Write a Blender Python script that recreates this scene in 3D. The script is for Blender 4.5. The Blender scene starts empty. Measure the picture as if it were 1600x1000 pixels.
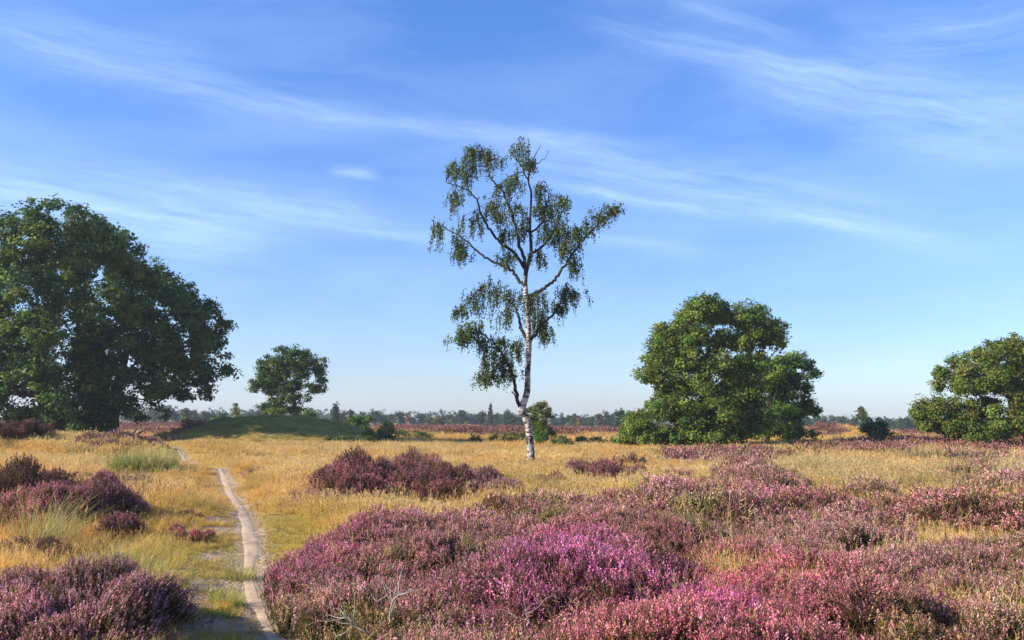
import bpy, math, numpy as np
from mathutils import Matrix, Vector
C = bpy.context.scene.collection
D = bpy.data
RNG = np.random.default_rng(7)
V3 = lambda *a: np.array(a, float)

# ------------------------------------------------------------------ camera
EYE = V3(0, 0, 1.75); FP = 1386.0
PITCH = math.atan((658-500)/FP); ROLL = 0.0105
fwd = V3(0, math.cos(PITCH), math.sin(PITCH))
r0 = V3(1, 0, 0); u0 = np.cross(r0, fwd)
RT = r0*math.cos(ROLL)+u0*math.sin(ROLL); UP = np.cross(RT, fwd)
def ray(px, py):
    d = fwd*FP + RT*(px-800) + UP*(500-py)
    return d/d[1]
def at(px, py, Y):
    return EYE + ray(px, py)*Y
def project(p):
    q = np.asarray(p, float)-EYE
    w = q@fwd
    return 800+FP*(q@RT)/w, 500-FP*(q@UP)/w

# ------------------------------------------------------------------ noise
def _h(ix, iy, s):
    n = (ix.astype(np.int64)*374761393 + iy.astype(np.int64)*668265263 + s*974634777) & 0xffffffff
    n = ((n ^ (n >> 13))*1274126177) & 0xffffffff
    n = n ^ (n >> 16)
    return (n & 0xffffff)/float(0xffffff)
def vnoise(x, y, s=0):
    x = np.asarray(x, float); y = np.asarray(y, float)
    ix = np.floor(x); iy = np.floor(y); fx = x-ix; fy = y-iy
    fx = fx*fx*(3-2*fx); fy = fy*fy*(3-2*fy)
    a = _h(ix, iy, s); b = _h(ix+1, iy, s); c = _h(ix, iy+1, s); d = _h(ix+1, iy+1, s)
    return (a*(1-fx)+b*fx)*(1-fy)+(c*(1-fx)+d*fx)*fy
def fbm(x, y, s=0, o=4):
    r = 0; a = .5; t = 0
    for i in range(o):
        r = r + a*vnoise(x*2**i+i*17.3, y*2**i-i*9.1, s+i); t += a; a *= .5
    return r/t
def sstep(a, b, x):
    t = np.clip((x-a)/(b-a), 0, 1); return t*t*(3-2*t)

# ------------------------------------------------------------------ terrain
BUMPS = [  # x, y, rx, ry, height
    (-22.5, 42, 8.5, 7, .62), (-34, 48, 12, 12, .55), (-30, 62, 14, 10, .10),
    (-9.2, 27.5, 2.6, 2.0, .24), (-13.6, 35.5, 4, 4, -.26), (-5, 30, 5, 6, .10),
    (-7, 14.5, 2.6, 3.5, .25), (-4.6, 6.0, 2.0, 2.0, .10),
    (5, 13, 6, 7, .12), (10, 24, 8, 8, .12), (17, 66, 10, 14, .12), (36, 64, 13, 18, .42),
    (24, 84, 14, 12, .25), (40.5, 112, 5, 8, 1.2), (46, 118, 7, 8, .7), (0, 92, 16, 9, .25), (-10, 96, 9, 6, .35), (8, 100, 9, 6, .3), (60, 125, 20, 18, .3),
    (-34, 72, 7, 10, -.25), (-60, 40, 20, 30, .5), (-15, 53, 9, 5, -.22)]
MX, MY, MR, MH = -17.3, 66.5, 9.3, 2.0
def MICRO(x, y): return 1-.9*np.exp(-(path_dist(x, y)/.7)**2)
def zt(x, y):
    x = np.asarray(x, float); y = np.asarray(y, float)
    z = np.zeros(np.broadcast(x, y).shape)
    for bx, by, rx, ry, h in BUMPS:
        z = z + h*np.exp(-((x-bx)/rx)**2-((y-by)/ry)**2)
    rr = np.sqrt(((x-MX)/MR)**2+((y-MY)/MR)**2)
    rr = rr*(1+.10*(fbm(x*.35, y*.35, 21)-.5))
    z = z + MH*np.clip(1-rr**2, 0, 1)**1.25
    amp = sstep(3, 12, np.hypot(x, y))
    z = z + amp*(.24*(fbm(x*.16, y*.16, 5)-.5) + .10*(fbm(x*.7, y*.7, 9, 3)-.5)) + .03*(fbm(x*1.9, y*1.9, 11, 2)-.5)*MICRO(x, y)
    pd = path_dist(x, y)
    return z - .07*np.exp(-(pd/.45)**2)
def seg_dist(x, y, P):
    d = np.full(np.broadcast(x, y).shape, 1e9)
    for (ax, ay), (bx, by) in zip(P[:-1], P[1:]):
        vx, vy = bx-ax, by-ay
        t = np.clip(((x-ax)*vx+(y-ay)*vy)/(vx*vx+vy*vy), 0, 1)
        d = np.minimum(d, np.hypot(x-ax-t*vx, y-ay-t*vy))
    return d
_path = []
for px, py, d in [(500, 1120, 5.0), (474, 1050, 6.0), (448, 1000, 7.05), (425, 955, 8.1), (402, 920, 9.2), (390, 885, 10.5), (391, 850, 12.4), (384, 820, 14.6), (375, 790, 18.0), (362, 768, 21.8), (348, 748, 26.2), (332, 738, 30), (308, 730, 34), (288, 719, 38.5), (270, 708, 45), (262, 700, 51), (232, 692, 60)]:
    p = at(px, py, d); _path.append((p[0], p[1]))
def path_dist(x, y):
    return seg_dist(x, y, _path)
def ground(px, py, h=0.0):
    """point where the sight line meets the ground (raised by h)"""
    d = ray(px, py); t = 4.0
    while t < 420:
        p = EYE+d*t
        if p[2] < zt(p[0], p[1])+h: break
        t *= 1.004
    return EYE+d*t

# ------------------------------------------------------------------ mesh tools
def mesh_np(name, v, f, tint=None, mats=(), midx=None, smooth=False, extra=None):
    v = np.asarray(v, np.float32); f = np.asarray(f, np.int32)
    me = D.meshes.new(name)
    me.vertices.add(len(v)); me.vertices.foreach_set('co', v.ravel())
    k = f.shape[1]
    me.loops.add(f.size); me.loops.foreach_set('vertex_index', f.ravel())
    me.polygons.add(len(f)); me.polygons.foreach_set('loop_start', np.arange(0, f.size, k, dtype=np.int32))
    for m in mats: me.materials.append(m)
    if midx is not None: me.polygons.foreach_set('material_index', np.asarray(midx, np.int32))
    if smooth: me.polygons.foreach_set('use_smooth', np.ones(len(f), bool))
    me.update(calc_edges=True)
    if tint is not None:
        a = me.attributes.new('tint', 'FLOAT_VECTOR', 'FACE'); a.data.foreach_set('vector', np.asarray(tint, np.float32).ravel())
    for n, (t, dom, key, arr) in (extra or {}).items():
        a = me.attributes.new(n, t, dom); a.data.foreach_set(key, np.asarray(arr).ravel())
    return me
def link(name, me, parent=None, loc=None):
    o = D.objects.new(name, me); C.objects.link(o)
    if loc is not None: o.location = loc
    if parent is not None: o.parent = parent
    return o
def tag(o, label=None, cat=None, group=None, kind=None):
    for k, v in (('label', label), ('category', cat), ('group', group), ('kind', kind)):
        if v: o[k] = v
    return o
def empty(name, loc, label, cat, group=None):
    o = D.objects.new(name, None); C.objects.link(o); o.location = loc; o.empty_display_size = .3
    return tag(o, label, cat, group)
def cat(parts):
    """parts: list of (v, f, tint, midx) -> merged"""
    vs, fs, ts, ms = [], [], [], []; n = 0
    for v, f, t, m in parts:
        if len(f) == 0: continue
        vs.append(v); fs.append(f+n); ts.append(t); ms.append(np.full(len(f), m)); n += len(v)
    return np.concatenate(vs), np.concatenate(fs), np.concatenate(ts), np.concatenate(ms)
def norm(a):
    return a/np.maximum(np.linalg.norm(a, axis=-1, keepdims=True), 1e-9)
def frames(nrm, rng):
    r = rng.normal(size=nrm.shape); a = norm(np.cross(nrm, r)); b = np.cross(nrm, a)
    return a, b
def leaf_quads(p, nrm, size, rng, aspect=.62):
    """diamond leaves centred on p"""
    a, b = frames(norm(nrm), rng); s = size[:, None]
    v = np.stack([p-a*s*.5, p+b*s*.5*aspect-a*s*.05, p+a*s*.5, p-b*s*.5*aspect-a*s*.05], 1).reshape(-1, 3)
    f = np.arange(len(p)*4).reshape(-1, 4)
    return v, f
def blade_quads(p0, p1, w0, w1, rng, side=None):
    """flat tapering strips from p0 to p1"""
    d = norm(p1-p0)
    if side is None: side = norm(np.cross(d, rng.normal(size=d.shape)))
    v = np.stack([p0-side*w0[:, None]*.5, p0+side*w0[:, None]*.5, p1+side*w1[:, None]*.5, p1-side*w1[:, None]*.5], 1).reshape(-1, 3)
    return v, np.arange(len(p0)*4).reshape(-1, 4)
def tubes(p0, p1, ra, rb, k=6):
    d = norm(p1-p0); ref = np.where(np.abs(d[:, 2:3]) < .9, V3(0, 0, 1), V3(1, 0, 0))
    a = norm(np.cross(d, ref)); b = np.cross(d, a)
    an = np.arange(k)*2*math.pi/k
    ring = a[:, None]*np.cos(an)[None, :, None]+b[:, None]*np.sin(an)[None, :, None]
    v = np.concatenate([p0[:, None]+ring*ra[:, None, None], p1[:, None]+ring*rb[:, None, None]], 1).reshape(-1, 3)
    i = np.arange(k); q = np.stack([i, (i+1) % k, (i+1) % k+k, i+k], 1)
    f = (q[None]+(np.arange(len(p0))*2*k)[:, None, None]).reshape(-1, 4)
    return v, f
def smooth_curve(P, R, n=8):
    P = np.asarray(P, float); R = np.asarray(R, float); out = []; ro = []
    for i in range(len(P)-1):
        a = P[max(i-1, 0)]; b = P[i]; c = P[i+1]; d = P[min(i+2, len(P)-1)]
        for t in np.arange(n)/n:
            out.append(.5*((2*b)+(-a+c)*t+(2*a-5*b+4*c-d)*t*t+(-a+3*b-3*c+d)*t**3)); ro.append(R[i]*(1-t)+R[i+1]*t)
    out.append(P[-1]); ro.append(R[-1])
    return np.array(out), np.array(ro)
def loft(P, R, k=10, wob=0.0, seed=0):
    """one continuous tube along the points P"""
    P = np.asarray(P, float); T = norm(np.gradient(P, axis=0))
    a = norm(np.cross(T[0], V3(.3, 1, .1))); rings = []
    an = np.arange(k)*2*math.pi/k
    for i in range(len(P)):
        a = norm(a-T[i]*(a@T[i])); b = np.cross(T[i], a)
        w = 1+wob*(fbm(an*1.3+seed, np.full(k, i*.33), seed)-.5)*2
        rings.append(P[i]+(a[None]*np.cos(an)[:, None]+b[None]*np.sin(an)[:, None])*(R[i]*w)[:, None])
    v = np.concatenate(rings); i = np.arange(k)
    q = np.stack([i, (i+1) % k, (i+1) % k+k, i+k], 1)
    f = np.concatenate([q+j*k for j in range(len(P)-1)])
    return v, f

# ------------------------------------------------------------------ materials
def nt(m):
    m.use_nodes = True; n = m.node_tree; n.nodes.clear(); return n
class G:
    def __init__(s, tree): s.t = tree
    def n(s, typ, **kw):
        o = s.t.nodes.new(typ)
        for k, v in kw.items(): setattr(o, k, v)
        return o
    def set(s, sock, v):
        if hasattr(v, 'is_output') or isinstance(v, bpy.types.NodeSocket): s.t.links.new(v, sock)
        else: sock.default_value = v
    def m(s, op, a, b=0.0, c=None, clamp=False):
        o = s.n('ShaderNodeMath', operation=op, use_clamp=clamp); s.set(o.inputs[0], a); s.set(o.inputs[1], b)
        if c is not None: s.set(o.inputs[2], c)
        return o.outputs[0]
    def vm(s, op, a, b=(0, 0, 0)):
        o = s.n('ShaderNodeVectorMath', operation=op); s.set(o.inputs[0], a); s.set(o.inputs[1], b); return o.outputs[0]
    def mix(s, f, a, b, mode='MIX'):
        o = s.n('ShaderNodeMix', data_type='RGBA', blend_type=mode); s.set(o.inputs[0], f); s.set(o.inputs[6], a); s.set(o.inputs[7], b); return o.outputs[2]
    def noise(s, vec, scale, detail=4, rough=.55, dist=0.0):
        o = s.n('ShaderNodeTexNoise'); s.set(o.inputs['Vector'], vec); o.inputs['Scale'].default_value = scale
        o.inputs['Detail'].default_value = detail; o.inputs['Roughness'].default_value = rough; o.inputs['Distortion'].default_value = dist
        return o.outputs[0]
    def ramp(s, f, stops):
        o = s.n('ShaderNodeValToRGB'); s.set(o.inputs[0], f); e = o.color_ramp.elements
        while len(e) < len(stops): e.new(.5)
        for i, (p, c) in enumerate(stops): e[i].position = p; e[i].color = (*c, 1) if len(c) == 3 else c
        return o.outputs[0]
    def attr(s, name, typ='GEOMETRY'):
        o = s.n('ShaderNodeAttribute', attribute_name=name, attribute_type=typ); return o.outputs['Vector']
def col(c): return (*c, 1)
def foliage(name, transl=.3, rough=.6, spec=.25, inst=False, rand=0.0):
    m = D.materials.new(name); g = G(nt(m))
    c = g.attr('tint')
    if inst: c = g.vm('MULTIPLY', c, g.vm('ADD', g.attr('itint', 'INSTANCER'), (1, 1, 1)))
    if rand:
        oi = g.n('ShaderNodeObjectInfo').outputs['Random']
        k = g.ramp(oi, [(0, (1-rand, 1-rand*.6, 1-rand*.7)), (.5, (1, 1, 1)), (1, (1+rand*.9, 1+rand*.5, 1-rand*.5))])
        c = g.vm('MULTIPLY', c, k)
    p = g.n('ShaderNodeBsdfPrincipled'); g.set(p.inputs['Base Color'], c); p.inputs['Roughness'].default_value = rough
    p.inputs['Specular IOR Level'].default_value = spec
    t = g.n('ShaderNodeBsdfTranslucent'); g.set(t.inputs[0], c)
    x = g.n('ShaderNodeMixShader'); x.inputs[0].default_value = transl
    g.t.links.new(p.outputs[0], x.inputs[1]); g.t.links.new(t.outputs[0], x.inputs[2])
    o = g.n('ShaderNodeOutputMaterial'); g.t.links.new(x.outputs[0], o.inputs[0])
    return m
def surface(name, colf, rough=.9, bump=None, spec=.2):
    m = D.materials.new(name); g = G(nt(m)); p = g.n('ShaderNodeBsdfPrincipled')
    p.inputs['Roughness'].default_value = rough; p.inputs['Specular IOR Level'].default_value = spec
    g.set(p.inputs['Base Color'], colf(g))
    if bump:
        b = g.n('ShaderNodeBump'); h, dist, st = bump(g); g.set(b.inputs['Height'], h); b.inputs['Distance'].default_value = dist; b.inputs['Strength'].default_value = st
        g.t.links.new(b.outputs[0], p.inputs['Normal'])
    o = g.n('ShaderNodeOutputMaterial'); g.t.links.new(p.outputs[0], o.inputs[0])
    return m
def objco(g): return g.n('ShaderNodeTexCoord').outputs['Object']

M = {}
M['oak_leaf'] = foliage('oak_leaf', .36, .6, .14)
M['far_leaf'] = foliage('far_leaf', .2, .7, .2, rand=.3)
M['birch_leaf'] = foliage('birch_leaf', .35, .5, .35)
M['heather'] = foliage('heather_flower', .42, .7, .15, inst=True)
M['heather_bush'] = foliage('heather_bush_flower', .42, .7, .15)
M['grass'] = foliage('grass_blade', .45, .6, .25, inst=True)
def bark_c(g):
    c = objco(g); v = g.vm('MULTIPLY', c, (1, 1, .25)); n = g.noise(v, 9, 5, .65)
    return g.ramp(n, [(.3, (.018, .014, .010)), (.55, (.07, .055, .04)), (.75, (.15, .13, .10))])
M['oak_bark'] = surface('oak_bark', bark_c, .95, lambda g: (g.noise(g.vm('MULTIPLY', objco(g), (1, 1, .2)), 12, 5), .05, .8))
def birch_c(g):
    c = objco(g)
    white = g.ramp(g.noise(c, 6, 3), [(.3, (.38, .34, .29)), (.7, (.60, .57, .51))])
    band = g.noise(g.vm('MULTIPLY', c, (1.6, 1.6, 9)), 1.5, 4, .65, .6)       # thin dark bars across the trunk
    patch = g.noise(g.vm('MULTIPLY', c, (2.4, 2.4, 1.3)), 1.6, 4, .6, .8)     # black rough patches
    z = g.n('ShaderNodeSeparateXYZ'); g.set(z.inputs[0], c)
    low = g.m('MULTIPLY_ADD', z.outputs[2], -.10, .16, clamp=True)             # rougher, blacker foot
    high = g.m('MULTIPLY_ADD', z.outputs[2], .035, -.16, clamp=True)
    d1 = g.m('MULTIPLY', g.m('SUBTRACT', band, .505), 14, clamp=True)
    d2 = g.m('MULTIPLY', g.m('ADD', g.m('SUBTRACT', patch, .55), g.m('ADD', low, high)), 16, clamp=True)
    return g.mix(g.m('MAXIMUM', d1, d2), white, (.03, .025, .02, 1))
M['birch_bark'] = surface('birch_bark', birch_c, .75, lambda g: (g.noise(g.vm('MULTIPLY', objco(g), (1, 1, 5)), 6, 5), .03, .7))
M['birch_limb'] = surface('birch_limb', lambda g: g.ramp(g.noise(objco(g), 5, 4), [(.4, (.018, .014, .011)), (.62, (.045, .036, .03)), (.76, (.16, .14, .12))]), .85)
M['dead_wood'] = surface('dead_wood', lambda g: g.ramp(g.noise(objco(g), 30, 4), [(.3, (.20, .165, .13)), (.7, (.44, .39, .33))]), .85)
M['stump'] = surface('stump_wood', lambda g: g.ramp(g.noise(objco(g), 8, 5), [(.35, (.03, .025, .02)), (.6, (.16, .13, .11)), (.8, (.34, .30, .27))]), .95, lambda g: (g.noise(objco(g), 14, 5), .05, 1))
M['white_paint'] = surface('white_paint', lambda g: g.mix(g.noise(objco(g), 20), (.75, .75, .72, 1), (.5, .48, .42, 1)), .6)
def sand_c(g):
    c = objco(g)
    a = g.ramp(g.noise(g.vm('MULTIPLY', c, (1.6, .8, 1)), 4, 6, .7), [(.3, (.30, .205, .13)), (.5, (.43, .315, .21)), (.72, (.54, .42, .30))])
    b = g.noise(c, 60, 3, .7)
    a = g.mix(g.m('MULTIPLY', g.m('SUBTRACT', b, .60), 7, clamp=True), a, (.16, .11, .07, 1))
    return g.mix(g.m('MULTIPLY', g.m('SUBTRACT', g.noise(c, 1.7, 4), .55), 3, clamp=True), a, (.30, .22, .12, 1))
M['sand'] = surface('sand', sand_c, .95, lambda g: (g.m('ADD', g.noise(objco(g), 9, 6, .75), g.m('MULTIPLY', g.noise(objco(g), 70, 2), .3)), .02, .45))
def ground_c(g):
    c = objco(g)
    cov = g.n('ShaderNodeSeparateXYZ'); g.set(cov.inputs[0], g.attr('cover'))   # x heather, y green, z bare
    n1 = g.noise(c, .35, 5, .6); n2 = g.noise(c, 3, 5, .7); n3 = g.noise(c, 25, 3, .7)
    straw = g.ramp(n1, [(.3, (.36, .20, .055)), (.5, (.50, .31, .095)), (.7, (.58, .40, .15))])
    straw = g.mix(g.m('MULTIPLY', g.m('SUBTRACT', n2, .5), 3, clamp=True), straw, (.30, .19, .07, 1))
    green = g.ramp(n2, [(.3, (.10, .12, .02)), (.7, (.26, .25, .07))])
    hea = g.ramp(g.noise(c, 1.1, 6, .72), [(.34, (.05, .022, .018)), (.47, (.17, .07, .07)), (.56, (.22, .12, .10)), (.68, (.40, .27, .12))])
    bare = sand_c(g)
    x = g.mix(cov.outputs[1], straw, green)
    x = g.mix(cov.outputs[0], x, hea)
    return g.mix(cov.outputs[2], x, bare)
M['ground'] = surface('ground', ground_c, .95, lambda g: (g.m('ADD', g.noise(objco(g), 2.2, 6, .7), g.m('MULTIPLY', g.noise(objco(g), 18, 3, .7), .3)), .25, 1), .05)

# ------------------------------------------------------------------ world
SUN_EL = math.radians(27.5); SUN_XY = norm(V3(-.96, -.28))
w = D.worlds.new('World'); bpy.context.scene.world = w; w.use_nodes = True
g = G(w.node_tree); w.node_tree.nodes.clear()
sky = g.n('ShaderNodeTexSky', sky_type='NISHITA'); sky.sun_disc = False; sky.sun_elevation = SUN_EL
sky.sun_rotation = math.atan2(SUN_XY[0], SUN_XY[1]); sky.air_density = 1.0; sky.dust_density = .5; sky.ozone_density = 2.2; sky.altitude = 0
dirv = g.n('ShaderNodeTexCoord').outputs['Generated']
s = g.n('ShaderNodeSeparateXYZ'); g.set(s.inputs[0], dirv)
az = g.m('MULTIPLY', g.m('ARCTAN2', s.outputs[0], s.outputs[1]), 57.2958)
el = g.m('MULTIPLY', g.m('ARCSINE', s.outputs[2]), 57.2958)
cx = g.n('ShaderNodeCombineXYZ'); g.set(cx.inputs[0], az); g.set(cx.inputs[1], el)
def azel(px, py):
    d = norm(ray(px, py)); return math.degrees(math.atan2(d[0], d[1])), math.degrees(math.asin(d[2]))
wz = g.n('ShaderNodeTexNoise'); g.set(wz.inputs['Vector'], cx.outputs[0]); wz.inputs['Scale'].default_value = .16; wz.inputs['Detail'].default_value = 3
warp = g.vm('MULTIPLY', g.vm('SUBTRACT', wz.outputs['Color'], (.5, .5, .5)), (3, .9, 0))
pos = g.vm('ADD', cx.outputs[0], warp)
STREAKS = [(-50, 40, 560, 185, 26, .34), (-80, 0, 330, 95, 24, .22), (480, 170, 920, 214, 11, .30), (60, 245, 700, 345, 17, .30),
    (-140, 275, 430, 372, 36, .62), (380, 322, 720, 380, 13, .42), (512, 264, 592, 274, 7, .5), (800, 232, 1400, 338, 34, .42),
    (850, 285, 1420, 362, 7, .45), (920, 35, 1330, 118, 15, .34), (1120, 95, 1720, 195, 34, .50), (1330, 70, 1720, 20, 34, .30),
    (890, 368, 1110, 388, 12, .30), (1320, 215, 1640, 238, 16, .30), (1280, 345, 1540, 392, 12, .28), (1040, -10, 1260, 60, 12, .22),
    (700, 190, 1000, 245, 22, .2), (-100, 400, 300, 480, 40, .22)]
tot = 0.0
for i, (x0, y0, x1, y1, wd, st) in enumerate(STREAKS):
    a0, e0 = azel(x0, y0); a1, e1 = azel(x1, y1); L = math.hypot(a1-a0, e1-e0); ux, uy = (a1-a0)/L, (e1-e0)/L; wdd = wd/FP*57.3*1.2
    rel = g.vm('SUBTRACT', pos, ((a0+a1)/2, (e0+e1)/2, 0))
    da = g.n('ShaderNodeVectorMath', operation='DOT_PRODUCT'); g.set(da.inputs[0], rel); da.inputs[1].default_value = (ux, uy, 0)
    dt = g.n('ShaderNodeVectorMath', operation='DOT_PRODUCT'); g.set(dt.inputs[0], rel); dt.inputs[1].default_value = (-uy, ux, 0)
    sl = g.m('DIVIDE', da.outputs['Value'], L*.5); tt = g.m('DIVIDE', dt.outputs['Value'], wdd)
    fall = g.m('EXPONENT', g.m('MULTIPLY', g.m('ADD', g.m('MULTIPLY', tt, tt), g.m('POWER', g.m('ABSOLUTE', sl), 4)), -1))
    nv = g.n('ShaderNodeCombineXYZ'); g.set(nv.inputs[0], g.m('MULTIPLY', da.outputs['Value'], .14)); g.set(nv.inputs[1], g.m('MULTIPLY', dt.outputs['Value'], 1.6)); nv.inputs[2].default_value = i*7.7
    nn = g.m('MULTIPLY_ADD', g.noise(nv.outputs[0], 1.0, 7, .66, .3), 2.2, -.55, clamp=True)
    tot = g.m('ADD', tot, g.m('MULTIPLY', g.m('MULTIPLY', fall, nn), st*.6))
veil = g.noise(g.vm('MULTIPLY', pos, (.05, .22, 1)), 1.0, 6, .6, .5)
tot = g.m('ADD', tot, g.m('MULTIPLY', g.m('MULTIPLY_ADD', veil, 2.2, -.85, clamp=True), .16))
base = g.vm('MULTIPLY', sky.outputs[0], g.mix(g.m('MULTIPLY', el, 1/26, clamp=True), (.76, .81, 1.08, 1), (.57, .91, 1.44, 1)))
cloudc = g.mix(g.m('MINIMUM', tot, .85), base, (6.0, 7.6, 9.6, 1))
cloudc.node.clamp_result = False
bg = g.n('ShaderNodeBackground'); g.set(bg.inputs[0], cloudc); bg.inputs[1].default_value = .092
wo = g.n('ShaderNodeOutputWorld'); g.t.links.new(bg.outputs[0], wo.inputs[0])
sl_ = D.lights.new('sun', 'SUN'); sl_.energy = 5.0; sl_.angle = math.radians(.55); sl_.color = (1, .90, .74)
so = D.objects.new('sun', sl_); C.objects.link(so)
sd = Vector((SUN_XY[0]*math.cos(SUN_EL), SUN_XY[1]*math.cos(SUN_EL), math.sin(SUN_EL)))
so.rotation_euler = sd.to_track_quat('Z', 'Y').to_euler(); so.location = (-40, -20, 40)

# ------------------------------------------------------------------ camera object
cd = D.cameras.new('camera'); co = D.objects.new('camera', cd); C.objects.link(co)
cd.sensor_width = 36; cd.lens = 36*FP/1600; cd.clip_end = 5000; cd.clip_start = .1
m = Matrix(((RT[0], UP[0], -fwd[0], EYE[0]), (RT[1], UP[1], -fwd[1], EYE[1]), (RT[2], UP[2], -fwd[2], EYE[2]), (0, 0, 0, 1)))
co.matrix_world = m; bpy.context.scene.camera = co

# ------------------------------------------------------------------ cover maps (what grows where)
def poly_world(pts, h=0.0):
    return np.array([ground(px, py, h)[:2] for px, py in pts])
def inside(x, y, P):
    r = np.zeros(x.shape, bool); n = len(P); j = n-1
    for i in range(n):
        xi, yi = P[i]; xj, yj = P[j]
        c = ((yi > y) != (yj > y)) & (x < (xj-xi)*(y-yi)/((yj-yi) or 1e-9)+xi)
        r ^= c; j = i
    return r
MASS = poly_world([(700, 1300), (585, 1060), (545, 985), (500, 940), (455, 925), (415, 898), (428, 868), (470, 838), (520, 808), (590, 800), (640, 800), (740, 785), (800, 780),
    (900, 778), (960, 770), (1010, 757), (1040, 747), (1090, 740), (1130, 728), (1180, 722), (1230, 722), (1250, 735), (1240, 752), (1290, 762), (1360, 757), (1420, 765), (1470, 772), (1560, 765), (1640, 760), (1900, 780), (1900, 1300)], .38)
R2 = poly_world([(1040, 716), (1060, 704), (1130, 703), (1240, 704), (1250, 712), (1200, 720), (1090, 722)], .25)
R3 = poly_world([(1240, 708), (1250, 697), (1330, 690), (1420, 684), (1500, 690), (1700, 688), (1700, 704), (1560, 708), (1430, 706), (1330, 708)], .25)
R4 = poly_world([(1430, 738), (1500, 712), (1700, 706), (1700, 770), (1560, 765), (1470, 762)], .3)
FAR = [poly_world(p, .1) for p in (
    [(596, 668), (700, 671), (830, 672), (1000, 672), (1000, 679), (900, 681), (800, 682), (690, 679), (600, 674)],
    [(180, 661), (330, 661), (330, 674), (250, 678), (180, 674)],
    [(1235, 667), (1330, 668), (1345, 680), (1290, 684), (1235, 676)],
    [(1270, 672.5), (1700, 674), (1700, 679), (1270, 676)])]
def heather_cover(x, y):
    wx = x+(fbm(x*.5, y*.5, 31)-.5)*2.2*np.clip(y/14, .4, 2); wy = y+(fbm(x*.5, y*.5, 37)-.5)*2.6*np.clip(y/14, .4, 2)
    near = inside(wx, wy, MASS)*1.0
    n = fbm(x*.35, y*.35, 41)
    m4 = inside(wx, wy, R4)*sstep(.46, .56, n)
    m3 = inside(wx, wy, R3)*sstep(.38, .5, n)
    m2 = inside(wx, wy, R2)*sstep(.3, .42, n)
    # straw gaps inside the mass, more of them towards the right
    gap = sstep(.53, .63, fbm(x*.33+7, y*.33, 43))*sstep(.5, 5, x)
    near = near*(1-.9*gap)
    far = np.zeros(x.shape)
    for P in FAR: far = np.maximum(far, inside(x+(fbm(x*.1, y*.1, 51)-.5)*6, y+(fbm(x*.1, y*.1, 53)-.5)*16, P)*1.0)
    far = np.maximum(far, sstep(95, 135, y)*sstep(.40, .52, fbm(x*.03, y*.012, 57)))
    far = np.maximum(far, .85*sstep(70, 86, y)*sstep(.62, .70, fbm(x*.08, y*.035, 59)))
    return np.maximum.reduce([near, m2, m3, m4, far])
LEFT = poly_world([(-300, 735), (60, 745), (200, 742), (300, 775), (335, 800), (345, 850), (300, 880), (230, 900), (-300, 900)], .15)
def left_cover(x, y): return inside(x, y, LEFT)*sstep(.50, .60, fbm(x*.55+3, y*.38, 47))*.8
def green_cover(x, y):
    pd = path_dist(x, y)
    return np.clip(sstep(2.6, .6, pd)*sstep(22, 12, y)*(.05+.95*fbm(x*.6, y*.6, 61)) + .28*sstep(.58, .70, fbm(x*.12, y*.12, 63))*sstep(70, 40, y)
        + .85*sstep(1.05, .6, np.sqrt(((x-MX)/MR)**2+((y-MY)/MR)**2)), 0, 1)
PATCHES = [(*ground(px, py)[:2], r) for px, py, r in ((325, 915, .22), (305, 940, .28), (350, 978, .26), (300, 985, .16), (345, 828, .30), (338, 812, .3), (330, 870, .22))]
def bare_cover(x, y):
    pd = path_dist(x, y); b = sstep(.36, .12, pd+.30*(fbm(x*2.3, y*2.3, 71)-.5)+.10*(fbm(x*9, y*9, 74)-.5))
    for bx, by, r in PATCHES:
        b = np.maximum(b, sstep(1.0, .6, (np.hypot((x-bx), (y-by)*.6)+.25*(fbm(x*4, y*4, 73)-.5))/r))
    return b

# ------------------------------------------------------------------ ground sheet
azs = np.concatenate([np.arange(-180, -44, 4.0), np.arange(-44, 44, .22), np.arange(44, 180, 4.0)])
azr = np.radians(azs); rad = [.6]
while rad[-1] < 900: rad.append(rad[-1]*1.0105+.012)
rad = np.array(rad)
A, Rr = np.meshgrid(azr, rad)
X = Rr*np.sin(A); Y = Rr*np.cos(A); Z = zt(X, Y)
n_a = len(azs); n_r = len(rad)
v = np.stack([X, Y, Z], -1).reshape(-1, 3)
i = np.arange(n_a); j = np.arange(n_r-1)
f = np.stack([i[None]+j[:, None]*n_a, ((i+1) % n_a)[None]+j[:, None]*n_a, ((i+1) % n_a)[None]+(j[:, None]+1)*n_a, i[None]+(j[:, None]+1)*n_a], -1).reshape(-1, 4)[:, ::-1]
v = np.concatenate([v, [[0, 0, float(zt(0., 0.))]]])
cov = np.stack([heather_cover(v[:, 0], v[:, 1]), green_cover(v[:, 0], v[:, 1]), bare_cover(v[:, 0], v[:, 1])], 1)
me = mesh_np('ground', v, f, None, [M['ground']], smooth=True, extra={'cover': ('FLOAT_VECTOR', 'POINT', 'vector', cov.astype(np.float32))})
tag(link('ground', me), 'dry golden heath ground rolling away to the far trees', 'ground', kind='structure')

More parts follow.
